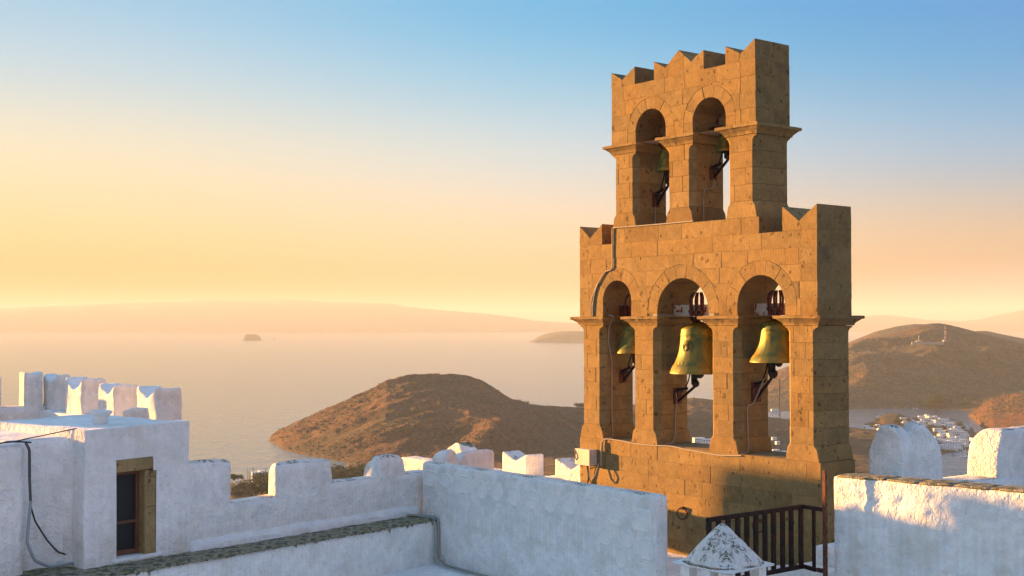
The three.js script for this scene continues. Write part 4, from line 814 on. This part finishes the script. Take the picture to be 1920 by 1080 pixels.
{ // whitewashed steps behind the gate
  const t = thing('white_steps', 'small whitewashed steps against the rubble wall behind the gate', 'steps');
  part('step', plasterBox(5.9, 7.1, 0, 0.5, -0.1, 0.7, { r: 0.04, amp: 0.02, split: false }), lime, t); part('step', plasterBox(6.15, 7.1, 0.45, 0.82, -0.3, 0.55, { r: 0.05, amp: 0.025, split: false }), lime, t);
  part('step', plasterBox(5.2, 6.0, 0, 0.32, 0.1, 0.6, { r: 0.04, amp: 0.02, split: false }), lime, t);
}
// cables on the house and the ledge
const W3 = (S, y, M) => [0.277 + S * Math.sin(PHI) + M * Math.cos(PHI), y, 3.594 + S * Math.cos(PHI) - M * Math.sin(PHI)];
wire('thick taped cable bundle hanging in the corner of the house wall', [W3(7.29, 2.6, -0.92), W3(7.27, 2.5, -0.86), W3(7.24, 2.1, -0.9), W3(7.22, 1.75, -0.9)], 0.021, cableDark);
wire('blue hose curving down from the taped bundle to the ledge', [W3(7.23, 1.8, -0.88), W3(7.28, 1.5, -0.84), W3(7.32, 1.25, -0.8), W3(7.22, 1.0, -0.78), W3(6.98, 0.87, -0.8), W3(6.6, 0.85, -0.86), W3(6.3, 0.85, -0.86)], 0.022, cableBlue);
wire('black cable sagging from the taped bundle to the house foot', [W3(7.22, 1.76, -0.92), W3(7.1, 1.5, -1.0), W3(6.9, 1.2, -1.03), W3(6.75, 1.02, -1.0), W3(6.55, 0.93, -0.95), W3(6.3, 0.87, -0.75)], 0.012, cableBlack);
wire('black wire along the roof edge of the house', [W3(7.95, 2.63, -0.9), W3(7.5, 2.63, -0.9), W3(7.28, 2.66, -0.92), W3(7.0, 2.68, -1.0), W3(6.62, 2.77, -0.75)], 0.008, cableBlack);
wire('twin wires tied over the roof edge of the house', [W3(7.9, 2.6, -0.86), W3(7.6, 2.64, -0.87), W3(7.4, 2.63, -0.86), W3(7.2, 2.6, -0.95)], 0.011, cableBlack);
wire('grey pipe dropping down the corner beside the carved slab', [W3(0.28, 0.83, -0.5), W3(0.12, 0.82, -0.2), W3(0.06, 0.8, 0.02), W3(0.06, 0.6, 0.06), W3(0.06, 0.2, 0.06), W3(0.08, 0.08, 0.1), [0.7, 0.035, 3.72], [1.3, 0.03, 3.72], [2.6, 0.03, 3.72]], 0.022, cableGrey);
wire('second pipe beside the carved slab corner', [W3(0.2, 0.82, -0.3), W3(0.14, 0.8, 0.02), W3(0.14, 0.6, 0.045), W3(0.14, 0.2, 0.045), W3(0.2, 0.06, 0.1), [0.8, 0.03, 3.82], [1.5, 0.03, 3.84]], 0.014, cableBlue);
// ---------------------------------------------------------------- far things: town, boats, poles, trees, mast
const whiteFar = std({ color: new THREE.Color().setRGB(0.78, 0.78, 0.76) }), paneFar = std({ color: new THREE.Color().setRGB(0.05, 0.06, 0.08), roughness: 0.4 });
const farThing = (name, label, category, group) => far(thing(name, label, category, group));
const winGeo = bx(-0.6, 0.6, 0, 1.5, -0.06, 0.06), doorGeo = bx(-0.6, 0.6, 0, 2.3, -0.06, 0.06);
function houseKind(parts, wins) {
  const g = new THREE.Group();
  parts.forEach((b) => part('wall_block', bx(...b), whiteFar, g));
  for (const [x, y, z, face, door] of wins) { const m = part(door ? 'door' : 'window', door ? doorGeo : winGeo, paneFar, g); m.position.set(x, y, z); if (face === 'x') m.rotation.y = Math.PI / 2; }
  return g;
}
const KINDS = [
  houseKind([[-5, 5, -3, 3.4, -4, 4]], [[-2.5, 1.2, 4.03], [2.8, 1.2, 4.03], [0.2, 0.2, 4.03, 'z', 1], [5.03, 1.2, 1, 'x'], [-5.03, 1.2, 0, 'x']]),
  houseKind([[-6, 6, -3, 3.2, -4.5, 4.5], [-6, 1, 3.21, 6.4, -4.5, 2.5]], [[-4, 1.1, 4.53], [-1, 1.1, 4.53], [3.5, 1.1, 4.53], [-4, 4.3, 2.53], [-1.5, 4.3, 2.53], [6.03, 1.1, 0, 'x']]),
  houseKind([[-7, 7, -3, 6.6, -4, 4]], [[-5, 1, 4.03], [-2, 1, 4.03], [1.5, 1, 4.03], [5, 1, 4.03], [-5, 4.4, 4.03], [-2, 4.4, 4.03], [1.5, 4.4, 4.03], [5, 4.4, 4.03], [7.03, 4.4, 0, 'x']]),
  houseKind([[-4, 4, -3, 3.3, -3.5, 3.5], [4.01, 7.5, -3, 2.8, -3, 2.2]], [[-2, 1.1, 3.53], [1.8, 1.1, 3.53], [5.7, 1, 2.23]]),
];
const facing = Math.atan2(-FWD.x, -FWD.z);        // turn that points a front at the viewer
function townHouse(col, d, h, kind, scale, turn, label, group) {
  const o = KINDS[kind].clone(); o.name = named('town_house'); const p = ground(col, d); o.position.set(p.x, SEA + h, p.z); o.rotation.y = facing + turn; o.scale.setScalar(scale);
  scene.add(o); far(o); return tag(o, label, 'house', group);
}
{
  const spots2 = [], G1 = 'white houses of the harbour town', ok = (c, d, m) => spots2.every(([a, b]) => Math.hypot((a - c) * d / F, (b - d) * 0.55) > m);
  const area = (n, c0, c1, y0, y1, label, group) => { let k = 0, tries = 0; while (k < n && tries++ < 4000) {
    const c = R(c0, c1), row2 = R(y0, y1); let d = 201 * F / (row2 - HORIZON) * 0.96; for (let i = 0; i < 6; i++) d = Math.min(2480, Math.max(1700, (201 - Math.max(1.6, townLand(c, d, ground(c, d)))) * F / (row2 - HORIZON)));
    const h = townLand(c, d, ground(c, d)); if (h < 1.2 || !ok(c, d, 9.5)) continue; spots2.push([c, d]); k++;
    const kind = Math.floor(rnd() * 4), where = (row2 - y0) / (y1 - y0);
    townHouse(c, d, h, kind, R(0.75, 1.1), R(-0.6, 0.6), `${['plain one-storey', 'stepped two-level', 'tall two-storey', 'low annexed'][kind]} ${label}, ${where < 0.34 ? 'upper' : where < 0.67 ? 'middle' : 'lower'} rows`, group);
  } };
  area(70, 1755, 1850, 797, 843, 'white house of the town between the right-hand merlons', G1);
  area(26, 1690, 1810, 787, 800, 'white house along the town crest', 'white houses along the crest of the town');
  area(46, 1600, 1650, 798, 868, 'white house between the tower and right-hand merlon', 'white houses right of the tower');
  area(6, 1725, 1790, 781, 786, 'house on the ridge above the harbour', 'sunlit houses on the town ridge');
  for (const [c, row2, d, kind, s, t, l] of [[1309, 832, 1500, 2, 0.95, 0.2, 'white three-storey block seen through the middle arch, left of its taller neighbour'], [1326, 836, 1495, 2, 1.1, 0.1, 'taller white block seen through the middle arch'], [1452, 849, 1470, 3, 0.9, 0.1, 'grey-white house at the foot of the right arch'], [1467, 851, 1462, 0, 0.7, -0.1, 'small house beside another at the foot of the right arch'], [1450, 824, 1600, 0, 0.6, 0, 'white cottage seen low in the right arch'], [1457, 832, 1560, 0, 0.6, 0.2, 'white cottage just below another in the right arch'], [1452, 775, 2420, 2, 1.1, 0, 'long white row of houses across the water in the right arch'], [1312, 754, 2560, 0, 0.7, 0.3, 'lone white house on the neck seen through the middle arch'], [1006, 771, 2380, 0, 0.85, 0.5, 'lone white house on the shaded side of the headland']])
    townHouse(c, d, heightOf(row2, d) + 1.5, kind, s, t, l);
  for (const [c, row2, d, k, s] of [[1881, 665, 3560, 0, 1], [1886, 666, 3560, 3, 0.9], [1892, 665, 3550, 1, 1], [1905, 665, 3540, 0, 1], [1912, 665, 3540, 1, 1], [1918, 664, 3540, 2, 1], [1861, 659, 3560, 3, 1]]) townHouse(c, d, heightOf(row2, d) + 2, k, s, R(-0.5, 0.5), 'house of the hamlet high on the mountain side', 'hamlet on the mountain side');
}
{ // shelf with buildings and the mast on the mountain
  const d = 3440, put = (o, c, row2, dd = d) => { const p = ground(c, dd); o.position.set(p.x, SEA + heightOf(row2, dd), p.z); o.rotation.y = facing; return o; };
  const st = put(farThing('mountain_station', 'pale station building on a long sunlit retaining wall high on the mountain', 'building'), 1725, 642);
  part('retaining_wall', bx(-24, 66, -6, 1.4, -2, 2), std({ color: new THREE.Color().setRGB(0.4, 0.33, 0.25) }), st); const pale = std({ color: new THREE.Color().setRGB(0.42, 0.38, 0.33) }); part('main_block', bx(-4, 4, 1.4, 7, -8, -2.1), pale, st); part('annex', bx(-10, -4.1, 1.4, 4.4, -8, -2.1), pale, st);
  const m = put(farThing('antenna_mast', 'tall red and white lattice antenna mast on the mountain', 'mast'), 1771.5, 640);
  m.scale.setScalar(0.82); const red = std({ color: new THREE.Color().setRGB(0.3, 0.1, 0.07) });
  const paleMast = std({ color: new THREE.Color().setRGB(0.4, 0.38, 0.35) });
  for (let k = 0; k < 6; k++) { const y0 = k * 8.5, w = 2.6 - k * 0.36, gs = []; for (const [a, b] of [[-1, -1], [1, -1], [1, 1], [-1, 1]]) gs.push(bar([a * w, y0, b * w], [a * (w - 0.36), y0 + 8.5, b * (w - 0.36)], 0.45)); for (const s of [-1, 1]) gs.push(bar([-w, y0, s * w], [w - 0.36, y0 + 8.5, s * (w - 0.36)], 0.3), bar([s * w, y0 + 8.5, -w], [s * w, y0, w], 0.3)); part('lattice_section', merged(...gs), k % 2 ? paleMast : red, m); }
  part('antenna_rod', bx(-0.5, 0.5, 51, 62, -0.5, 0.5), red, m); part('equipment_hut', bx(-9, -3, -1, 5, 3, 8), whiteFar, m); part('dish', new THREE.SphereGeometry(1.8, 12, 8).translate(2.8, 24, 2), whiteFar, m); part('dish', new THREE.SphereGeometry(1.6, 12, 8).translate(2.6, 33, 2), whiteFar, m);
  const sm = put(farThing('antenna_mast', 'short mast beside the station building on the mountain', 'mast'), 1722, 640, 3450); part('pole', bx(-0.4, 0.4, 0, 17, -0.4, 0.4), whiteFar, sm); part('aerial', bx(-1.6, 1.6, 12, 13, -0.3, 0.3), whiteFar, sm); part('aerial', bx(-1.2, 1.2, 15, 15.8, -0.3, 0.3), whiteFar, sm);
}
{ // chapel fold on the knoll above the town
  const d = 2478, w = farThing('knoll_wall', 'pale dry-stone wall zigzagging over the knoll above the harbour town', 'wall'); const P = [[1642, 783], [1648, 780.5], [1657, 786], [1677, 783], [1680, 777]].map(([c, r]) => { const p = ground(c, d - 25); return [p.x, SEA + heightOf(r, d - 25) + 0.6, p.z]; });
  for (let i = 0; i + 1 < P.length; i++) part('wall_run', bar(P[i], P[i + 1], 1.2, 2.6), std({ color: new THREE.Color().setRGB(0.6, 0.52, 0.44) }), w);
}
// boats
function boat(col, d, len, turn, mast, label) {
  const b = farThing(mast ? 'sailing_boat' : 'motor_boat', label, 'boat', 'boats moored in the harbour'), p = ground(col, d); b.position.set(p.x, SEA, p.z); b.rotation.y = facing + turn;
  const st = []; for (let i = 0; i <= 8; i++) { const t = i / 8, w = len * 0.15 * Math.pow(Math.sin(Math.PI * (0.18 + 0.82 * t)), 0.6) * (t > 0.98 ? 0.1 : 1), x = (t - 0.5) * len, sh = len * (0.1 + 0.05 * t * t); st.push([[x, -0.4, -w * 0.5], [x, -0.4, w * 0.5], [x, sh, w], [x, sh, -w]]); }
  part('hull', loft(st), whiteFar, b); part('cabin', loft([[[-len * 0.18, len * 0.1, -len * 0.09], [-len * 0.18, len * 0.1, len * 0.09], [len * 0.16, len * 0.1, len * 0.08], [len * 0.16, len * 0.1, -len * 0.08]], [[-len * 0.14, len * 0.2, -len * 0.07], [-len * 0.14, len * 0.2, len * 0.07], [len * 0.08, len * 0.19, len * 0.06], [len * 0.08, len * 0.19, -len * 0.06]]]), mast ? whiteFar : paneFar, b);
  if (mast) { part('mast', new THREE.CylinderGeometry(0.16, 0.2, mast, 6).translate(len * 0.05, mast / 2 + 1, 0), whiteFar, b); part('boom', bar([len * 0.05, 2.6, 0], [-len * 0.42, 2.6, 0], 0.3), whiteFar, b); }
}
const onWater = (row2) => 201 * F / (row2 - HORIZON);
boat(1785, onWater(853), 11, 0.1, 0, 'white motor boat moored in the middle of the harbour'); boat(1806, onWater(857), 12, 0.2, 15, 'sailing boat with a tall bare mast in the harbour'); boat(1814, onWater(850.5), 10, -0.2, 0, 'white boat right behind the tall-masted one'); boat(1799, onWater(842), 8, 0.3, 0, 'small boat near the far quay of the harbour'); boat(1772, onWater(846.5), 7, 0, 0, 'small boat by the harbour shore left of the others'); boat(1768, onWater(838), 8, 0.4, 9, 'little sailing boat close under the town quay'); boat(1819.5, onWater(872), 9, 1.2, 13, 'sailing boat partly behind the right-hand merlon');
boat(1714.5, onWater(765.8), 12, 0, 0, 'boat off the far shore of the bay'); boat(1831, onWater(779), 16, 0.5, 0, 'white ferry at the foot of the reddish spit'); boat(1837, onWater(783.5), 18, 0.4, 0, 'second white ferry at the reddish spit');
// utility poles and coast houses seen through the first embrasure
function pole(col, row2, d, h, arms, label) { const t = farThing('utility_pole', label, 'pole'), p = ground(col, d); t.position.set(p.x, SEA + heightOf(row2, d), p.z); t.rotation.y = facing; part('post', new THREE.CylinderGeometry(0.22, 0.3, h + 4, 7).translate(0, h / 2 - 2, 0), std({ color: new THREE.Color().setRGB(0.09, 0.08, 0.07) }), t); for (const y of arms) part('crossarm', bx(-1.5, 1.5, y, y + 0.3, -0.15, 0.15), darkIron, t); }
pole(466.3, 896, 1460, 13.5, [], 'tall plain pole on the coast in the gap of the battlement'); pole(469.5, 895, 1475, 9, [], 'short plain pole beside the tall one on the coast'); pole(476.5, 897, 1450, 13, [12.2, 11], 'utility pole with crossarms on the coast in the battlement gap'); pole(500.3, 887, 1440, 6.5, [6, 5], 'utility pole rising from the trees beside the sunlit merlon');
townHouse(484, 1490, heightOf(893, 1490), 2, 0.9, 0.3, 'pale house on the coast behind the utility poles'); townHouse(495, 1500, heightOf(890, 1500), 1, 0.9, 0.5, 'low house on the coast half hidden by trees'); townHouse(447, 1420, heightOf(908, 1420), 0, 0.4, 0, 'tiny lit hut on the coast at the left of the gap'); townHouse(460, 1500, heightOf(897, 1500), 0, 0.5, 0.2, 'small shed by the sea in the battlement gap');
{
  const w = farThing('garden_wall', 'pale wall round a field on the coast in the battlement gap', 'wall'), pt = (c, r, d) => { const p = ground(c, d); return [p.x, SEA + heightOf(r, d), p.z]; }, mt = std({ color: new THREE.Color().setRGB(0.55, 0.5, 0.42) });
  part('wall_run', bar(pt(441, 903, 1430), pt(475, 902, 1440), 1, 1.6), mt, w); part('wall_run', bar(pt(475, 901.5, 1440), pt(482, 910.5, 1380), 1, 1.8), mt, w); part('wall_run', bar(pt(440, 915.5, 1370), pt(482, 911, 1380), 3, 0.8), mt, w);
}
const leafMats = [[0.055, 0.075, 0.025], [0.07, 0.08, 0.03], [0.04, 0.06, 0.025]].map((c) => std({ color: new THREE.Color().setRGB(...c), roughness: 1 }));
const crownKinds = Array.from({ length: 4 }, () => {
  const gs = [], lobes = Array.from({ length: 7 }, () => [R(-0.55, 0.55), R(0.35, 0.95), R(-0.55, 0.55), R(0.28, 0.46)]);
  for (let i = 0; i < 420; i++) { const [x, y, z, r] = lobes[i % 7], a = R(0, 6.28), b = Math.acos(R(-1, 1)), k = r * Math.pow(rnd(), 0.25), q = new THREE.PlaneGeometry(R(0.09, 0.17), R(0.07, 0.12)); q.rotateX(R(0, 3)); q.rotateY(R(0, 6)); q.translate(x + k * Math.sin(b) * Math.cos(a), y + k * Math.cos(b) * 0.8, z + k * Math.sin(b) * Math.sin(a)); gs.push(q); }
  return merged(...gs);
});
const trunkGeo = new THREE.CylinderGeometry(0.05, 0.09, 0.7, 6).translate(0, 0.2, 0), bark = std({ color: new THREE.Color().setRGB(0.08, 0.06, 0.04) });
function tree(col, row2, d, size, label, group) { const t = farThing('coast_tree', label, 'tree', group), p = ground(col, d); t.position.set(p.x, SEA + heightOf(row2, d), p.z); t.rotation.y = R(0, 6); t.scale.set(size * R(0.9, 1.3), size, size * R(0.9, 1.3)); part('trunk', trunkGeo, bark, t); part('crown', crownKinds[Math.floor(rnd() * 4)], leafMats[Math.floor(rnd() * 3)], t); }
for (let i = 0; i < 26; i++) { const c = R(483, 512), r = R(903, 926); tree(c, r, 1390 - (r - 903) * 5, R(7, 12), 'dark green tree on the coast beside the sunlit merlon', 'trees on the coast in the battlement gap'); }
for (let i = 0; i < 18; i++) { const c = R(440, 486), r = R(918, 934); tree(c, r, 1330 - (r - 918) * 5, R(5, 8), 'low green tree in the field below the coast wall', 'trees in the field below the wall'); }
for (let i = 0; i < 8; i++) tree(R(440, 458), R(896, 900), 1480, R(4, 6), 'dark shrub at the edge of the sea in the battlement gap', 'shrubs at the sea edge');
for (let i = 0; i < 26; i++) { const c = R(622, 690), r = R(893, 906); tree(c, r, 1440 - (r - 893) * 6, R(8, 13), 'green tree behind the second gap of the west battlement', 'trees behind the second gap'); }
for (let i = 0; i < 10; i++) tree(R(962, 1004), R(757, 770), 2385, R(5, 9), 'dark tree on the saddle right of the headland summit', 'trees on the headland saddle');
for (const [c, r] of [[1083, 765], [1088, 765], [1092, 766]]) tree(c, r, 2490, 9, 'small dark tree on the skyline beside the tower', 'skyline trees beside the tower');
for (let i = 0; i < 46; i++) { const c = R(1602, 1850), d = R(1850, 2440), h = townLand(c, d, ground(c, d)); if (h < 2) continue; tree(c, HORIZON + (201 - h) * F / d, d, R(6, 10), 'dark tree among the white houses of the harbour town', 'trees among the town houses'); }
for (const [c, r, s] of [[1750, 762, 26], [1757, 763, 20], [1745, 764, 18], [1775, 760, 15], [1800, 768, 14], [1806, 768, 16], [1830, 762, 16], [1815, 757, 14], [1690, 764, 12]]) tree(c, r, 2925, s, 'clump of dark trees on the far shore of the bay', 'trees on the far shore');
// ---------------------------------------------------------------- everything near stands in 1.4 m modules
for (const o of scene.children) if (!FAR.has(o) && (o.isMesh || o.isGroup)) { o.position.multiplyScalar(K); o.scale.multiplyScalar(K); }
shade(scene);
renderer.render(scene, camera);
